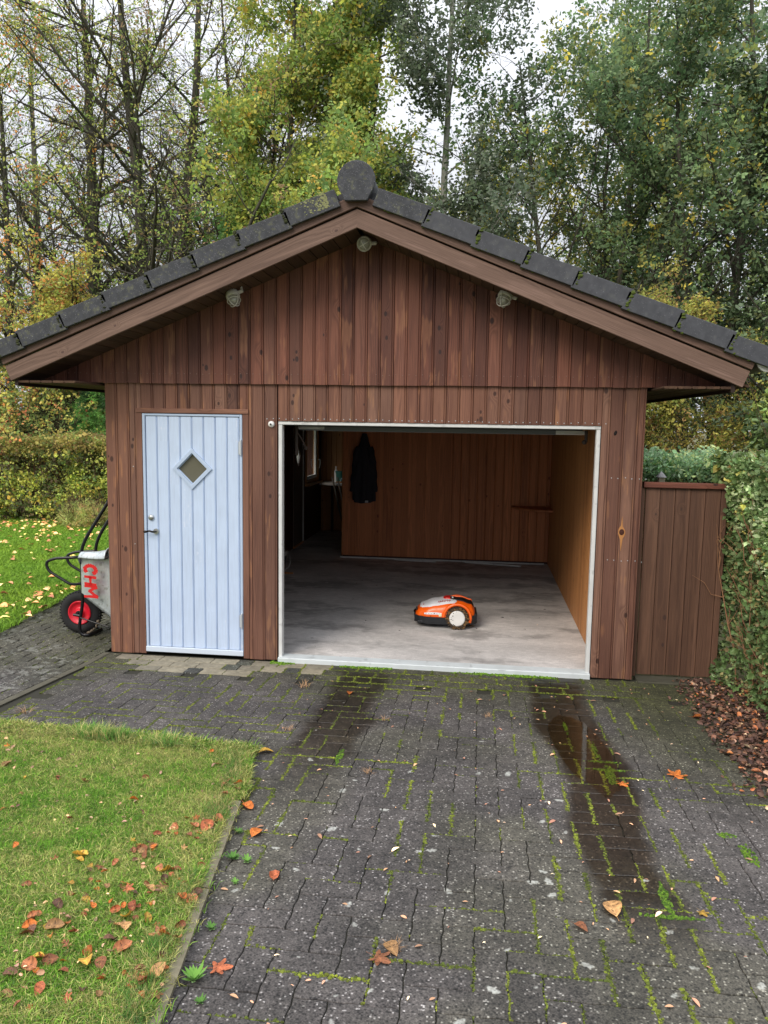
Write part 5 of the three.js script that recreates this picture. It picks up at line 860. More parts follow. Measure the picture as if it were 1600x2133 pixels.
// ---------------------------------------------------------------- wheelbarrow standing on its nose against the left wall
{
  const t = thing('wheelbarrow', 'galvanised wheelbarrow with red rim tipped up against the left garage wall', 'wheelbarrow');
  const zn = -0.405, zf = -0.68, tubeM = std({ color: C(24, 24, 27), roughness: 0.35 });
  const sidePts = (z) => [[-0.1, 1.41, z], [-0.43, 0.915, z], [-0.478, 0.8, z], [-0.478, 0.3, z], [-0.52, 0.07, z]];
  part('frame', bent([...sidePts(zn), [-0.51, -0.018, zn], [-0.425, -0.022, zn - 0.01], [-0.425, -0.022, zf + 0.01], [-0.51, -0.018, zf], ...sidePts(zf).reverse()], 0.0155, 0.07, 10), tubeM, t);
  for (const [z, zi] of [[-0.335, zn], [-0.7, zf]]) part('leg', bent([[-0.47, 0.742, zi], [-0.5, 0.742, z], [-0.7, 0.728, z], [-0.798, 0.69, z], [-0.775, 0.605, z], [-0.545, 0.478, z], [-0.47, 0.485, zi]], 0.0135, 0.07, 9), tubeM, t);
  for (const z of [zn + 0.002, zf]) part('handle', (() => { const c = new THREE.LineCurve3(V(-0.1, 1.41, z), V(-0.19, 1.275, z)); return new THREE.TubeGeometry(c, 4, 0.019, 10); })(), M.blackMatt, t);
  const strut = (a, b, r = 0.007) => new THREE.TubeGeometry(new THREE.LineCurve3(V(...a), V(...b)), 2, r, 8);
  part('axle_bracket', mergeGeometries([strut([-0.575, 0.175, zn], [-0.5, 0.165, zn], 0.014), strut([-0.575, 0.175, zf], [-0.5, 0.165, zf], 0.014), strut([-0.5, 0.15, zn + 0.01], [-0.2, 0.085, zn + 0.05]), strut([-0.5, 0.15, zf], [-0.2, 0.085, zf - 0.05])]), tubeM, t);
  const wheel = group('wheel', t), R0 = 0.205, at = (g) => g.translate(-0.565, 0.172, -0.53);
  const prof = []; for (let i = 0; i <= 16; i++) { const a = -2.5 + i / 16 * 5.0; prof.push([R0 - 0.05 + 0.05 * cos(a), 0.045 * sin(a)]); } 
  const lugs = []; for (let i = 0; i < 44; i++) for (const s of [-1, 1]) lugs.push(new THREE.BoxGeometry(0.009, 0.012, 0.03).rotateX(s * 0.5).translate(R0 - 0.002, 0, s * 0.018).rotateZ((i + (s > 0 ? 0.5 : 0)) / 44 * 2 * PI));
  part('tyre', at(mergeGeometries([lathe(prof, 48).rotateX(PI / 2), ...lugs])), M.rubber, wheel);
  part('rim', at(lathe([[0.022, 0.05], [0.03, 0.05], [0.035, 0.02], [0.06, 0.012], [0.075, 0.022], [0.092, 0.022], [0.1, 0.038], [0.113, 0.042], [0.116, 0.034], [0.116, -0.034], [0.113, -0.042], [0.1, -0.038], [0.092, -0.022], [0.06, -0.012], [0.035, -0.02], [0.03, -0.05], [0.022, -0.05]].reverse(), 40).rotateX(PI / 2)), phys({ color: C(214, 32, 52), roughness: 0.4, clearcoat: 0.3 }), wheel);
  part('hub', at(mergeGeometries([new THREE.CylinderGeometry(0.023, 0.023, 0.13, 16).rotateX(PI / 2), new THREE.CylinderGeometry(0.012, 0.012, 0.19, 12).rotateX(PI / 2)])), M.blackMatt, wheel);
  // tray: rings from the base (left, against the frame) to the rim (right, towards the wall)
  const ring = (y0, y1, z0, z1, rad, n = 7) => { const o = []; for (const [cy, cz, a0] of [[y1 - rad, z1 - rad, 0], [y1 - rad, z0 + rad, PI / 2], [y0 + rad, z0 + rad, PI], [y0 + rad, z1 - rad, 1.5 * PI]]) for (let i = 0; i <= n; i++) { const a = a0 + i / n * PI / 2; o.push([cy + rad * cos(a), cz + rad * sin(a)]); } return o; };
  const dxT = 0, rings = [[-0.46, ring(0.36, 0.72, -0.62, -0.33, 0.03)], [-0.455, ring(0.305, 0.785, -0.64, -0.298, 0.05)], [-0.44, ring(0.288, 0.8, -0.65, -0.288, 0.055)], [-0.34, ring(0.21, 0.808, -0.68, -0.258, 0.065)], [-0.24, ring(0.135, 0.82, -0.72, -0.228, 0.075)], [-0.155, ring(0.062, 0.838, -0.75, -0.2, 0.085)], [-0.148, ring(0.05, 0.848, -0.762, -0.188, 0.09)], [-0.138, ring(0.05, 0.848, -0.762, -0.188, 0.09)]];
  const P = [], U = [], I = [], n = rings[0][1].length;
  for (const [x, rr] of rings) for (const [y, z] of rr) { P.push(x + dxT, y, z); U.push(y * 2, (x + z) * 2); }
  for (let k = 0; k < rings.length - 1; k++) for (let i = 0; i < n; i++) { const a = k * n + i, b = k * n + (i + 1) % n; I.push(a, a + n, b + n, a, b + n, b); }
  const c0 = P.length / 3; P.push(-0.46, 0.56, -0.48); U.push(1, -1.6); for (let i = 0; i < n; i++) I.push(c0, i, (i + 1) % n);
  const zinc = std({ roughness: 0.42, metalness: 0.55, map: tex(512, 512, (x, y) => { const a = fbm(x / 18, y / 18, 3, 51, 28, 28), b = fbm(x / 90, y / 60, 3, 53), d = ss(0.62, 0.75, fbm(x / 40, y / 40, 4, 57)); return [178 + 22 * a + 22 * b - 30 * d, 186 + 22 * a + 22 * b - 32 * d, 190 + 20 * a + 22 * b - 36 * d]; }, true) });
  const tray = part('tray', geo(P, I, U), zinc, t);
  part('rim', bent([...rings[6][1].filter((_, i) => i % 2 === 0).map(([y, z]) => [-0.142, y, z]), [-0.142, rings[6][1][0][0], rings[6][1][0][1]]], 0.008, 0.02, 7), zinc, t);
  part('mud', (() => { const r = rng(44), l = []; for (let i = 0; i < 26; i++) { const a = -1.3 + r() * 1.0; l.push(new THREE.IcosahedronGeometry(0.006 + r() * 0.01, 0).translate(-0.56 + (R0 + 0.004) * cos(a), 0.172 + (R0 + 0.004) * sin(a), -0.48 + (r() - 0.5) * 0.06)); } return mergeGeometries(l); })(), std({ color: C(120, 108, 92), roughness: 1 }), wheel);
  // red hand painted letters on the near side, reading downwards
  const panel = (s, y, o = 0.0035) => [mix(-0.435, -0.155, s), y, mix(-0.288, -0.2, s) + o];
  const r = rng(321), strokes = (pts, y0, u, wid) => { const PP = [], II = []; for (let i = 0; i < pts.length - 1; i++) { const a = pts[i], b = pts[i + 1], L = hypot((b[0] - a[0]) * u[0], (b[1] - a[1]) * u[1]) || 1, nx = -(b[1] - a[1]) * u[1] / L, ny = (b[0] - a[0]) * u[0] / L, k = PP.length / 3; const n2 = 5; for (let j = 0; j <= n2; j++) { const f = mix(-0.06, 1.06, j / n2), cu = mix(a[0], b[0], f) * u[0], cvv = mix(a[1], b[1], f) * u[1]; for (const s of [-1, 1]) { const ww = wid * (0.8 + 0.45 * r()) * 0.5 * s, uu = cu + nx * ww, vv = cvv + ny * ww; PP.push(...panel(0.22 + vv / 0.21, y0 - uu, 0.0035 + 0.0002 * i)); } if (j < n2) { const q = k + j * 2; II.push(q, q + 1, q + 3, q, q + 3, q + 2); } } } return geo(PP, II); };
  const U2 = [0.068, 0.095];
  const C1 = strokes([[0.95, 0.72], [0.75, 0.96], [0.4, 1.0], [0.1, 0.8], [0.0, 0.45], [0.15, 0.12], [0.5, 0.0], [0.85, 0.15]].map(([a, b]) => [a, b]), 0.69, [0.078, 0.1], 0.032), H1 = strokes([[0, 0], [0, 1]], 0.582, U2, 0.025), H2 = strokes([[1, 0], [1, 1]], 0.582, U2, 0.025), H3 = strokes([[0, 0.5], [1, 0.5]], 0.582, U2, 0.023), M1 = strokes([[0, 0], [0, 1], [0.5, 0.35], [1.05, 1.05], [1.15, -0.05]], 0.492, [0.085, 0.1], 0.024);
  part('lettering', mergeGeometries([C1, H1, H2, H3, M1]), M.redPaint, t, 'red painted capital letters CHM');
}
// ---------------------------------------------------------------- things inside the garage
{
  const j = thing('jacket', 'black work jacket hanging on the back wall of the garage', 'jacket', null, [1.525, 0, -4.98]);
  const r = rng(9), P = [], I = [], na = 40, ny = 34; const prof = [[0.85, 0.15, 0.05], [0.95, 0.155, 0.07], [1.15, 0.15, 0.08], [1.4, 0.14, 0.085], [1.56, 0.122, 0.08], [1.67, 0.09, 0.07], [1.76, 0.06, 0.05], [1.82, 0.05, 0.04], [1.88, 0.03, 0.03]];
  const lp = (y, k) => { for (let i = 0; i < prof.length - 1; i++) if (y <= prof[i + 1][0]) return mix(prof[i][k], prof[i + 1][k], ss(prof[i][0], prof[i + 1][0], y)); return prof.at(-1)[k]; };
  for (let i = 0; i <= ny; i++) for (let k = 0; k <= na; k++) { const y = mix(0.86, 1.88, i / ny), a = k / na * 2 * PI, f = 1 + 0.2 * sin(a * 7 + y * 3) * ss(1.7, 1.2, y) + 0.06 * sin(a * 13 - y * 5); P.push(lp(y, 1) * cos(a) * f, y + (i === 0 ? 0.02 * sin(a * 2 + 1) : 0), lp(y, 2) * sin(a) * f + 0.02); }
  for (let i = 0; i < ny; i++) for (let k = 0; k < na; k++) { const a = i * (na + 1) + k; I.push(a, a + na + 2, a + 1, a, a + na + 1, a + na + 2); }
  const cloth = std({ color: C(38, 38, 46), roughness: 0.8 });
  part('body', geo(P, I), cloth, j);
  for (const s of [-1, 1]) { const L = new Limbs(), pts = [], rr = []; for (let i = 0; i <= 12; i++) { const f = i / 12; pts.push(V(s * (0.075 + 0.09 * f ** 0.5), mix(1.66, 1.02, f), 0.03 + 0.02 * sin(f * 9))); rr.push(0.055 - 0.012 * f + 0.006 * sin(f * 21 + s)); } L.tube(pts, rr, 12); part('sleeve', L.build(), cloth, j); }
  part('lining', boxX(0.0, 0.07, 0.855, 0.885, 0.06, 0.075, 0.004), std({ color: C(176, 180, 184), roughness: 0.8 }), j, 'pale lining at the hem');
  const b = thing('bucket', 'black builder\'s bucket with cement crust just inside the left jamb', 'bucket', null, [0.5, 0.002, -3.8]);
  part('body', lathe([[0, 0], [0.1, 0], [0.105, 0.005], [0.142, 0.25], [0.15, 0.255], [0.15, 0.27], [0.14, 0.27], [0.138, 0.25], [0.1, 0.01]], 32), M.black, b);
  part('rim_crust', lathe([[0.151, 0.215], [0.153, 0.25], [0.152, 0.274], [0.137, 0.276], [0.134, 0.22]], 30), std({ color: C(150, 148, 142), roughness: 1 }), b);
  part('bail', tube([[0.15, 0.25, 0.0], [0.2, 0.2, 0.05], [0.2, 0.08, 0.1], [0.13, 0.03, 0.14]], 0.004, 6), M.steel, b);
  tag(part('wood_offcut', boxX(0.6, 0.78, 0.002, 0.022, -3.62, -3.58, 0.004), M.pine, scene), 'small pale wood offcut on the floor in front of the bucket', 'offcut');
  const bench = thing('workbench', 'pale worktop across the dark rear recess below the window', 'workbench');
  part('worktop', boxX(0.36, 1.3, 0.9, 0.935, -7.79, -7.28, 0.004), std({ color: C(168, 164, 158), roughness: 0.6 }), bench); part('bracket', box(0.5, 0.54, 0.004, 0.9, -7.7, -7.66), M.dark, bench); part('bracket', box(1.2, 1.24, 0.004, 0.9, -7.7, -7.66), M.dark, bench);
  const pot = thing('plastic_box', 'green plastic tub on the worktop beside the window', 'tub', null, [0.72, 0.936, -7.5]);
  part('body', new THREE.CylinderGeometry(0.1, 0.085, 0.2, 24).translate(0, 0.1, 0), std({ color: C(38, 92, 78), roughness: 0.45 }), pot); part('rim', lathe([[0.1, 0.185], [0.112, 0.188], [0.112, 0.21], [0.096, 0.21], [0.09, 0.15]], 24), std({ color: C(44, 100, 86), roughness: 0.45 }), pot);
  const bottle = thing('bottle', 'small white bottle behind the green tub', 'bottle', null, [0.6, 0.936, -7.62]);
  part('body', lathe([[0, 0], [0.03, 0], [0.033, 0.01], [0.033, 0.2], [0.012, 0.24], [0.012, 0.26], [0, 0.26]], 16), M.plasticWhite, bottle); part('cap', new THREE.CylinderGeometry(0.014, 0.013, 0.03, 12).translate(0, 0.275, 0), M.plasticWhite, bottle);
  const br = thing('hand_brush', 'pale wooden brush with a light blue handle lying on the worktop edge', 'brush', null, [0.76, 0.936, -7.33]);
  part('back', new RoundedBoxGeometry(0.2, 0.03, 0.06, 2, 0.012).translate(0, 0.022, 0), M.pine, br); part('bristles', box(-0.085, 0.085, 0, 0.012, -0.024, 0.024, 0.002), M.plasticWhite, br); part('handle', tube([[-0.02, 0.035, 0], [0.0, 0.09, 0], [0.05, 0.095, 0], [0.06, 0.035, 0]], 0.011, 8), std({ color: C(150, 186, 196), roughness: 0.4 }), br);
  const mk = (nm, x0, x1, lab) => tag(part(nm, (() => { const L = new Limbs(); L.tube([V(x0, 1.05, -7.24), V((x0 + x1) / 2, 0.5, -6.95), V(x1, 0.01, -6.7)], [0.013, 0.013, 0.013], 8); return L.build(); })(), std({ color: C(92, 84, 72), roughness: 0.7 }), scene), lab, 'stick');
  mk('broom_stick', 0.6, 0.98, 'left wooden stick leaning under the worktop'); mk('broom_stick', 0.7, 1.06, 'right wooden stick leaning under the worktop').name = 'broom_stick_001';
  const sh = new THREE.Shape(); sh.moveTo(0, 0); sh.lineTo(-0.55, 0); sh.lineTo(-0.55, -0.02); sh.absarc(0, 0, 0.55, PI, 1.5 * PI, false); sh.closePath();
  const cs = thing('corner_shelf', 'quarter round wooden shelf in the far right corner', 'shelf', null, [4.255, 0.835, -5.035]);
  part('board', new THREE.ExtrudeGeometry(sh, { depth: 0.022, bevelEnabled: true, bevelSize: 0.003, bevelThickness: 0.003, bevelSegments: 2 }).rotateX(-PI / 2), M.ply, cs);
  part('bearer', boxX(-0.5, -0.01, -0.04, -0.006, 0.0, 0.022), M.ply, cs);
  for (const [x0, z0, x1, z1, lab] of [[1.17, -4.985, 4.2, -4.985, 'long white trim strip along the foot of the back wall'], [2.0, -4.93, 2.62, -4.86, 'loose white trim strip lying aslant on the floor, left of the other'], [3.05, -4.93, 3.85, -4.74, 'loose white trim strip lying aslant on the floor, nearer the right corner']]) { const L = hypot(x1 - x0, z1 - z0); const o = tag(part('trim_strip', boxX(0, L, 0.002, 0.022, -0.008, 0.008, 0.003), M.white, scene), lab, 'trim strip'); o.name = numbered('trim_strip'); o.position.set(x0, 0, z0); o.rotation.y = Math.atan2(-(z1 - z0), L); }
}
// ---------------------------------------------------------------- fallen leaves, weeds and litter
const ovalLeaf = (() => { const n = 9, P = [], I = []; for (let i = 0; i <= n; i++) { const t = i / n, w = 0.34 * pow(sin(PI * pow(t, 0.85)), 0.8) + 0.002, y = 0.1 * sin(t * PI * 1.2); P.push(-w, y + w * 0.35, t - 0.5, -w * 0.5, y + w * 0.08, t - 0.5, 0, y, t - 0.5, w * 0.5, y + w * 0.06, t - 0.5, w, y + w * 0.28, t - 0.5); if (i < n) for (let k = 0; k < 4; k++) { const a = i * 5 + k; I.push(a, a + 5, a + 6, a, a + 6, a + 1); } } const st = new THREE.CylinderGeometry(0.009, 0.007, 0.3, 4).rotateX(PI / 2).translate(0, 0.01, -0.62); return mergeGeometries([geo(P, I), st]); })();
const mapleLeaf = (() => { const out = [], lobes = 5, N = 50; for (let i = 0; i < N; i++) { const a = i / N * 2 * PI, d = (a + PI) % (2 * PI) - PI; let rr = 0.2; for (let k = 0; k < lobes; k++) { const c = (k - 2) * 1.02, df = abs(d - c); rr = max(rr, [0.4, 0.5, 0.58, 0.5, 0.4][k] * max(0, 1 - df * 1.25) + 0.03 * (i % 2)); } if (abs(d) > 2.6) rr = 0.14; out.push([sin(a) * rr, cos(a) * rr]); } const P = [0, 0.02, 0], I = []; for (const [x, z] of out) P.push(x * 0.5, 0.05 * abs(x) + 0.01, z * 0.5); for (const [x, z] of out) P.push(x, 0.28 * x * x + 0.12 * z * abs(z) + 0.03 * sin(x * 14), z); for (let i = 0; i < N; i++) { const j = (i + 1) % N; I.push(0, 1 + i, 1 + j, 1 + i, 1 + N + i, 1 + N + j, 1 + i, 1 + N + j, 1 + j); } const st = new THREE.CylinderGeometry(0.009, 0.007, 0.4, 4).rotateX(PI / 2).translate(0, 0.0, -0.32); return mergeGeometries([geo(P, I), st]); })();
const curledLeaf = (() => { const g = ovalLeaf.clone(), p = g.attributes.position; for (let i = 0; i < p.count; i++) { const x = p.getX(i) * 1.2, z = p.getZ(i), a = x * 3.6; p.setXYZ(i, sin(a) * 0.27, 0.27 - cos(a) * 0.27 + 0.3 * z * z, z * 0.9); } g.computeVertexNormals(); return g; })();
for (const g of [ovalLeaf, curledLeaf, mapleLeaf]) { const p = g.attributes.position, uv = g.attributes.uv; for (let i = 0; i < p.count; i++) uv.setXY(i, p.getX(i) * 0.8 + 0.5, p.getZ(i) * 0.8 + 0.5); }
const tLeaf = tex(256, 256, (x, y) => { const u = (x / 256 - 0.5) * 1.25, v = (y / 256 - 0.5) * 1.25, vein = max(ss(0.025, 0.0, abs(u)), 0.6 * ss(0.012, 0.0, abs(((v - abs(u) * 0.9 + 2) % 0.12) - 0.06))), b = fbm(x / 30, y / 30, 4, 1201), s = ss(0.62, 0.75, fbm(x / 14, y / 14, 3, 1205)); const k = 150 + 110 * b + 36 * vein - 80 * s; return [k, k * 0.96, k * 0.9]; }, true);
const leafShapes = [ovalLeaf, curledLeaf, mapleLeaf];
const leafTone = { orange: [226, 134, 66], rust: [192, 128, 92], yellow: [232, 190, 84], brown: [132, 98, 82], red: [200, 118, 84], pale: [214, 170, 120] };
const leafMats = {}; for (const [k, c] of Object.entries(leafTone)) leafMats[k] = [0.85, 1.1].map((q) => phys({ color: C(c[0] * q, c[1] * q, c[2] * q), roughness: 0.6, transmission: 0.12, thickness: 0, specularIntensity: 0.6, map: tLeaf }));
function fallen(pos, size, tone, shape, rot, label, grp, parent = scene) { const o = new THREE.Mesh(leafShapes[shape], leafMats[tone][floor(abs(pos.x * 97)) % 2]); o.name = numbered('fallen_leaf'); o.position.copy(pos); o.scale.set(size, size, size); o.rotation.set(rot[0], rot[1], rot[2]); tag(o, label, 'leaf', grp); return add(o, parent); }
{
  const r = rng(2024), G = (px, py) => ground(px, py);
  // leaves one could point to
  for (const [px, py, s, tone, sh, ry, lab] of [
    [1408, 1618, 0.135, 'orange', 2, 1.2, 'large orange maple leaf on the right side of the driveway'],
    [787, 1998, 0.1, 'rust', 2, 0.5, 'crumpled reddish maple leaf lying in the lower middle of the driveway'],
    [535, 1737, 0.085, 'orange', 0, 1.3, 'bright orange oval leaf on the paving just right of the kerb'],
    [517, 1684, 0.09, 'orange', 1, 0.4, 'curled orange leaf at the upper end of the kerb'],
    [572, 1828, 0.08, 'red', 1, 1.5, 'dark red curled leaf on the paving right of the kerb weeds'],
    [1295, 1635, 0.08, 'orange', 2, 0.3, 'small orange leaf beside the puddle'],
    [730, 1445, 0.075, 'orange', 0, 1.4, 'orange leaf on the wet left track near the threshold'],
    [555, 1568, 0.09, 'yellow', 0, 0.9, 'yellow leaf at the far corner of the lawn'],
    [1458, 1498, 0.1, 'orange', 0, 0.6, 'bright orange oval leaf on the litter below the hedge'],
    [1462, 1904, 0.055, 'yellow', 2, 0.2, 'tiny yellow maple leaf on the paving at the lower right'],
    [815, 1980, 0.08, 'pale', 0, 0.3, 'pale tan leaf beside the crumpled maple leaf'],
    [272, 1538, 0.1, 'orange', 2, 1.0, 'orange maple leaf at the far edge of the lawn'],
    [452, 2020, 0.1, 'red', 2, 0.8, 'rust red leaf on the paving at the foot of the kerb'],
    [1275, 1895, 0.11, 'pale', 0, 1.5, 'narrow pale leaf on the paving below the wet track'],
    [1210, 1935, 0.06, 'rust', 0, 0.4, 'small rust leaf in a mossy joint of the driveway'],
  ]) { const p = G(px, py); p.y = (inLawn(p.x, p.z) ? lawnTop(p.x, p.z) + 0.022 : gy(p.x, p.z) + 0.008); fallen(p, s, tone, sh, [0, ry * 2.2, (r() - 0.5) * 0.3], lab); }
  // the scatter on the front lawn
  const lab = { orange: 'orange', rust: 'rust brown', yellow: 'yellow', brown: 'dark brown', red: 'red', pale: 'pale tan' };
  let n = 0, guard = 0;
  const drifts = []; for (let i = 0; i < 16; i++) { const py = 1570 + r() * 540; drifts.push(i < 8 ? [(py < 1680 ? 520 : 500 - (py - 1680) * 0.36) - 25 - r() * 150, py] : [10 + r() * 400, py]); };
  while (n < 175 && guard++ < 4000) { const dr = drifts[floor(r() * 16)], tog = r() < 0.35, px = tog ? dr[0] + (r() - 0.5) * 60 : 4 + r() * 520, py = tog ? dr[1] + (r() - 0.5) * 40 : 1550 + pow(r(), 0.8) * 580, p = G(px, py); if (!inLawn(p.x, p.z, -0.03)) continue; const dE = lawnX(p.z) - p.x; if (r() > 0.35 + 0.65 * ss(0.75, 0.1, dE)) continue; const q = r(), tone = q < 0.27 ? 'rust' : q < 0.4 ? 'brown' : q < 0.66 ? 'orange' : q < 0.75 ? 'yellow' : q < 0.88 ? 'red' : 'pale'; p.y = lawnTop(p.x, p.z) + 0.01 + r() * 0.016; const sz = 0.03 + r() * r() * 0.062, sh = [1, 0, 2, 1, 1][floor(r() * 5)], dz = p.z - corner.z, where = [dE < 0.16 ? 'beside the kerb' : dE < 0.32 ? 'close to the kerb' : dE < 0.55 ? 'near the kerb' : dE < 1 ? 'well off the kerb' : 'far from the kerb', dz < 0.3 ? 'far edge' : dz < 0.6 ? 'far third' : dz < 0.9 ? 'middle' : dz < 1.2 ? 'nearer half' : dz < 1.5 ? 'near third' : 'nearest corner'];
    fallen(p, sz, tone, sh, [(r() - 0.5) * 1.2, r() * 6.3, (r() - 0.5) * 1.2], `${sz < 0.055 ? 'small' : sz < 0.078 ? 'middling' : 'large'} ${['flat', 'curled', 'lobed'][sh]} ${lab[tone]} leaf ${where[0]}, ${where[1]} of the lawn`, 'fallen leaves on the front lawn'); n++; }
  // litter drift under the hedge
  const E = [[1418, 1436], [1436, 1478], [1478, 1536], [1535, 1606], [1610, 1700]].map(([a, b]) => G(a, b)), exz = (z) => { for (let i = 0; i < E.length - 1; i++) if (z < E[i + 1].z) return mix(E[i].x, E[i + 1].x, clamp((z - E[i].z) / (E[i + 1].z - E[i].z))); return E.at(-1).x; };
  const mats = [], cols = [], q = new THREE.Quaternion(), e = new THREE.Euler(), lit = mergeGeometries([curledLeaf]);
  for (let i = 0; i < 5200; i++) { const z = -0.05 + r() * 2.4, x0 = exz(z), x = x0 - 0.16 * pow(r(), 3) + r() * (5.6 - x0), dens = ss(x0 - 0.1, x0 + 0.18, x); if (r() > dens + 0.1) continue; const s = (0.018 + r() * r() * 0.055) * (z < 0.6 ? 0.8 : 1); q.setFromEuler(e.set((r() - 0.5) * 1.6, r() * 6.3, (r() - 0.5) * 1.6)); mats.push(new THREE.Matrix4().compose(V(x, gy(x, z) + 0.006 + r() * 0.035 * dens, z), q.clone(), V(s, s, s))); const t = r(); cols.push(cv(t < 0.6 ? [62, 44, 36] : t < 0.8 ? [92, 62, 46] : t < 0.86 ? [146, 84, 46] : t < 0.92 ? [136, 110, 86] : [52, 38, 34], 0.35, r)); }
  tag(inst('leaf_litter', curledLeaf, M.leafDry, mats, cols, scene), 'drift of brown and orange leaves along the foot of the right hedge', 'leaf litter');
  const m2 = [], c2 = [];
  for (let i = 0; i < 2700; i++) { const z = -8 + r() * 9, x = pathX(z) + 0.05 - r() * 6.5; const back = ss(-5.5, -7.5, z), edge = ss(0.5, 0.0, pathX(z) - x); if (r() > 0.16 + back + edge * 0.8) continue; const s = 0.05 + r() * 0.06; q.setFromEuler(e.set((r() - 0.5) * 0.9, r() * 6.3, (r() - 0.5) * 0.9)); m2.push(new THREE.Matrix4().compose(V(x, lawnTop(x, z) + 0.035, z), q.clone(), V(s, s, s))); const t = r(); c2.push(cv(t < 0.35 ? [190, 120, 66] : t < 0.65 ? [198, 152, 96] : t < 0.85 ? [146, 88, 58] : [204, 170, 84], 0.3, r)); }
  const m5 = [], c5 = []; for (let i = 0; i < 900; i++) { const x = -0.4 + r() * 2.7, z = 1.7 + r() * 2.6; if (!inLawn(x, z, -0.02) || fbm(x * 3, z * 3, 2, 1301) < 0.4) continue; const s = 0.008 + r() * r() * 0.03; q.setFromEuler(e.set((r() - 0.5) * 1.4, r() * 6.3, (r() - 0.5) * 1.4)); m5.push(new THREE.Matrix4().compose(V(x, lawnTop(x, z) + 0.012 + r() * 0.012, z), q.clone(), V(s, s, s))); const t = r(); c5.push(cv(t < 0.5 ? [120, 92, 72] : t < 0.75 ? [150, 108, 80] : t < 0.9 ? [92, 66, 54] : [186, 150, 104], 0.3, r)); }
  tag(inst('leaf_crumbs', curledLeaf, M.leafDry, m5, c5, scene), 'small brown crumbs of old leaves caught in the front lawn', 'leaf litter');
  const ll = tag(inst('leaf_litter', ovalLeaf, M.leafDry, m2, c2, scene), 'tan and orange leaves scattered over the back lawn', 'leaf litter'); ll.name = 'leaf_litter_001';
  // seed husks and bits on the paving and on the garage floor
  const m3 = [], c3 = [];
  for (let i = 0; i < 260; i++) { const inside = i < 40, x = inside ? 1.7 + r() * 2.3 : 1.9 + r() * 3.2, z = inside ? -4 + r() * 3.8 : 0.2 + r() * 4.2; if (!inside && inLawn(x, z, 0.02)) continue; const s = inside ? 0.012 + r() * 0.03 : 0.012 + r() * r() * 0.045; q.setFromEuler(e.set((r() - 0.5) * 0.4, r() * 6.3, (r() - 0.5) * 0.4)); m3.push(new THREE.Matrix4().compose(V(x, (inside ? 0 : gy(x, z)) + 0.005, z), q.clone(), V(s * 0.55, s * 0.5, s))); const t = r(); c3.push(cv(inside && t < 0.6 ? [40, 32, 28] : t < 0.5 ? [150, 106, 76] : t < 0.8 ? [112, 78, 58] : [186, 158, 122], 0.3, r)); }
  tag(inst('seed_husks', ovalLeaf, M.leafDry, m3, c3, scene), 'small brown seed husks and bits strewn over the paving', 'debris');
  // straw weeds in the joints
  const straw = tuft(26, 0.07, 0.0012, 77), strawM = std({ color: C(160, 128, 96), roughness: 1 });
  for (const [px, py, s, lab] of [[632, 1430, 1.5, 'withered straw tuft on the paving, nearest the left of the threshold'], [800, 1500, 1.0, 'withered tuft beside the left wheel track, middle of three in a row'], [1015, 1492, 0.9, 'withered tuft in the centre of the driveway'], [600, 1520, 1.0, 'withered tuft between the lawn corner and the left wheel track'], [765, 1610, 0.9, 'withered tuft in the middle of the driveway left of centre'], [50, 1485, 1.4, 'straw tuft on the paving near the left edge'], [820, 1975, 0.9, 'mossy withered tuft beside the crumpled leaf'], [1262, 1395, 0.9, 'dry sprig at the foot of the wall right of the opening']]) { const p = G(px, py); const o = tag(part('dry_tuft', straw, strawM, scene), lab, 'weed'); o.name = numbered('dry_tuft'); o.position.set(p.x, gy(p.x, p.z) - 0.004, p.z); o.scale.set(s * 1.2, s * 0.5, s * 1.2); o.rotation.y = px; }
  // green weeds along the kerb
  const wl = (() => { const rr = rng(3), l = []; for (let i = 0; i < 26; i++) l.push(leafGeo(0.05 * (0.5 + rr() * 0.7), 0.007, 0.2, 0.1).rotateX(-0.25 - rr() * 0.6).rotateY(i * 2.4)); return mergeGeometries(l); })(), wm = [C(110, 158, 62), C(84, 130, 48)].map((c) => phys({ color: c, roughness: 0.8, transmission: 0.25, thickness: 0 }));
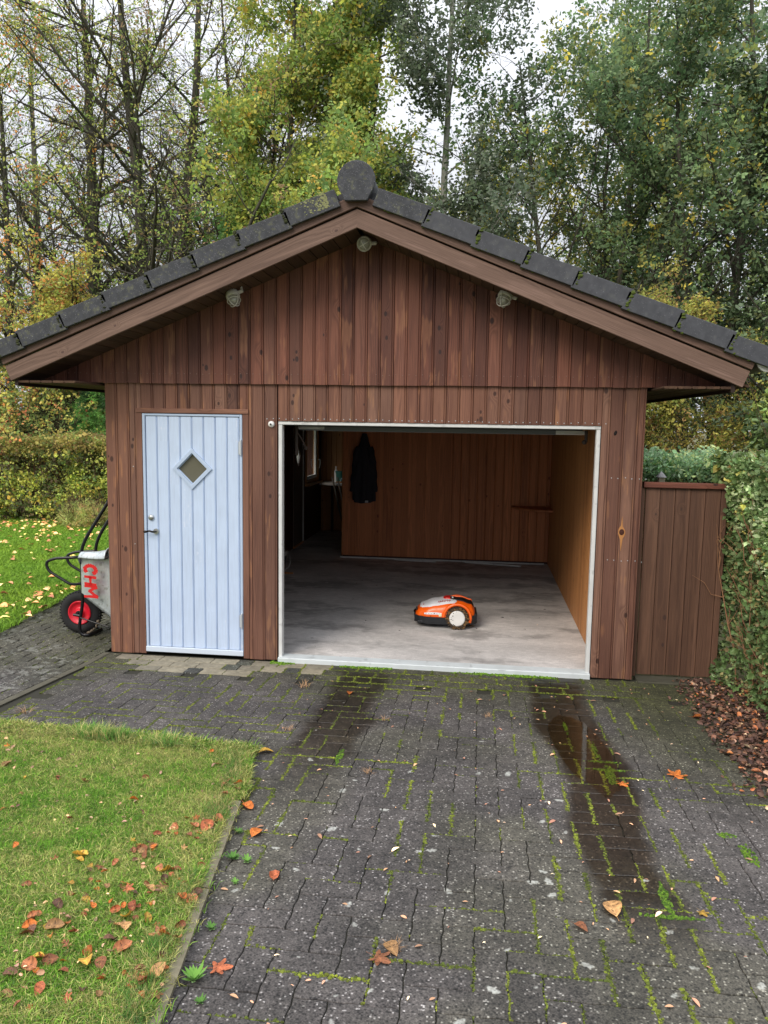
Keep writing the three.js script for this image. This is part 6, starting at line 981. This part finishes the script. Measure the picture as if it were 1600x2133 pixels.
  for (const [px, py, s, k, lab] of [[405, 2042, 1.15, 0, 'green dandelion rosette at the lower end of the kerb'], [485, 1790, 0.85, 1, 'small green weed rosette halfway along the kerb'], [497, 1735, 0.6, 1, 'tiny green weed by the upper kerb'], [440, 1935, 0.6, 1, 'tiny green weed below the middle of the kerb'], [515, 1795, 0.7, 0, 'bright green weed a little right of the kerb'], [418, 2090, 0.55, 1, 'tiny green weed just below the dandelion rosette'], [490, 1840, 0.5, 0, 'bright small weed with round leaves beside the kerb']]) { const p = G(px, py); const o = tag(part('weed', wl, wm[k], scene), lab, 'weed'); o.name = numbered('weed'); o.position.set(p.x, gy(p.x, p.z) + 0.002, p.z); o.scale.setScalar(s); o.rotation.y = px; }
  // longer grass hanging over the kerb
  const m4 = [], c4 = [], g4 = tuft(9, 0.1, 0.0018, 91);
  for (let i = 0; i < 1300; i++) { const z = corner.z - 0.02 + r() * 2.6, x = lawnX(z) - 0.055 - r() * r() * 0.14, k = fbm(z * 4, 3, 2, 1100); if (k < 0.55 && z > kerbA.z - 0.1 && r() < 0.93) continue; const s = 0.4 + r() * 0.4; q.setFromEuler(e.set((r() - 0.5) * 0.6, r() * 6.3, (r() - 0.4) * 0.5)); m4.push(new THREE.Matrix4().compose(V(x, gy(x, z) + 0.01, z), q.clone(), V(s, s, s))); c4.push(cv(r() < 0.6 ? [58, 92, 34] : [122, 116, 66], 0.3, r)); }
  for (let i = 0; i < 2000; i++) { const x = -0.1 + r() * 2, z = lawnZ(x) + 0.015 + r() * 0.08; const kk = fbm(x * 4, 8, 3, 1105); if (r() > 0.25 + ss(0.4, 0.6, kk)) continue; const s = (0.35 + r() * 0.5) * (0.7 + 0.7 * ss(0.45, 0.65, kk)); q.setFromEuler(e.set((r() - 0.5) * 0.6, r() * 6.3, (r() - 0.5) * 0.6)); m4.push(new THREE.Matrix4().compose(V(x, gy(x, z) + 0.012, z), q.clone(), V(s, s, s))); c4.push(cv(r() < 0.7 ? [74, 112, 42] : [140, 132, 76], 0.3, r)); }
  const ge = tag(inst('grass', g4, M.grass, m4, c4, scene), 'longer grass tufts along the edges of the front lawn', 'grass'); ge.name = 'grass_002';
}
renderer.render(scene, camera);
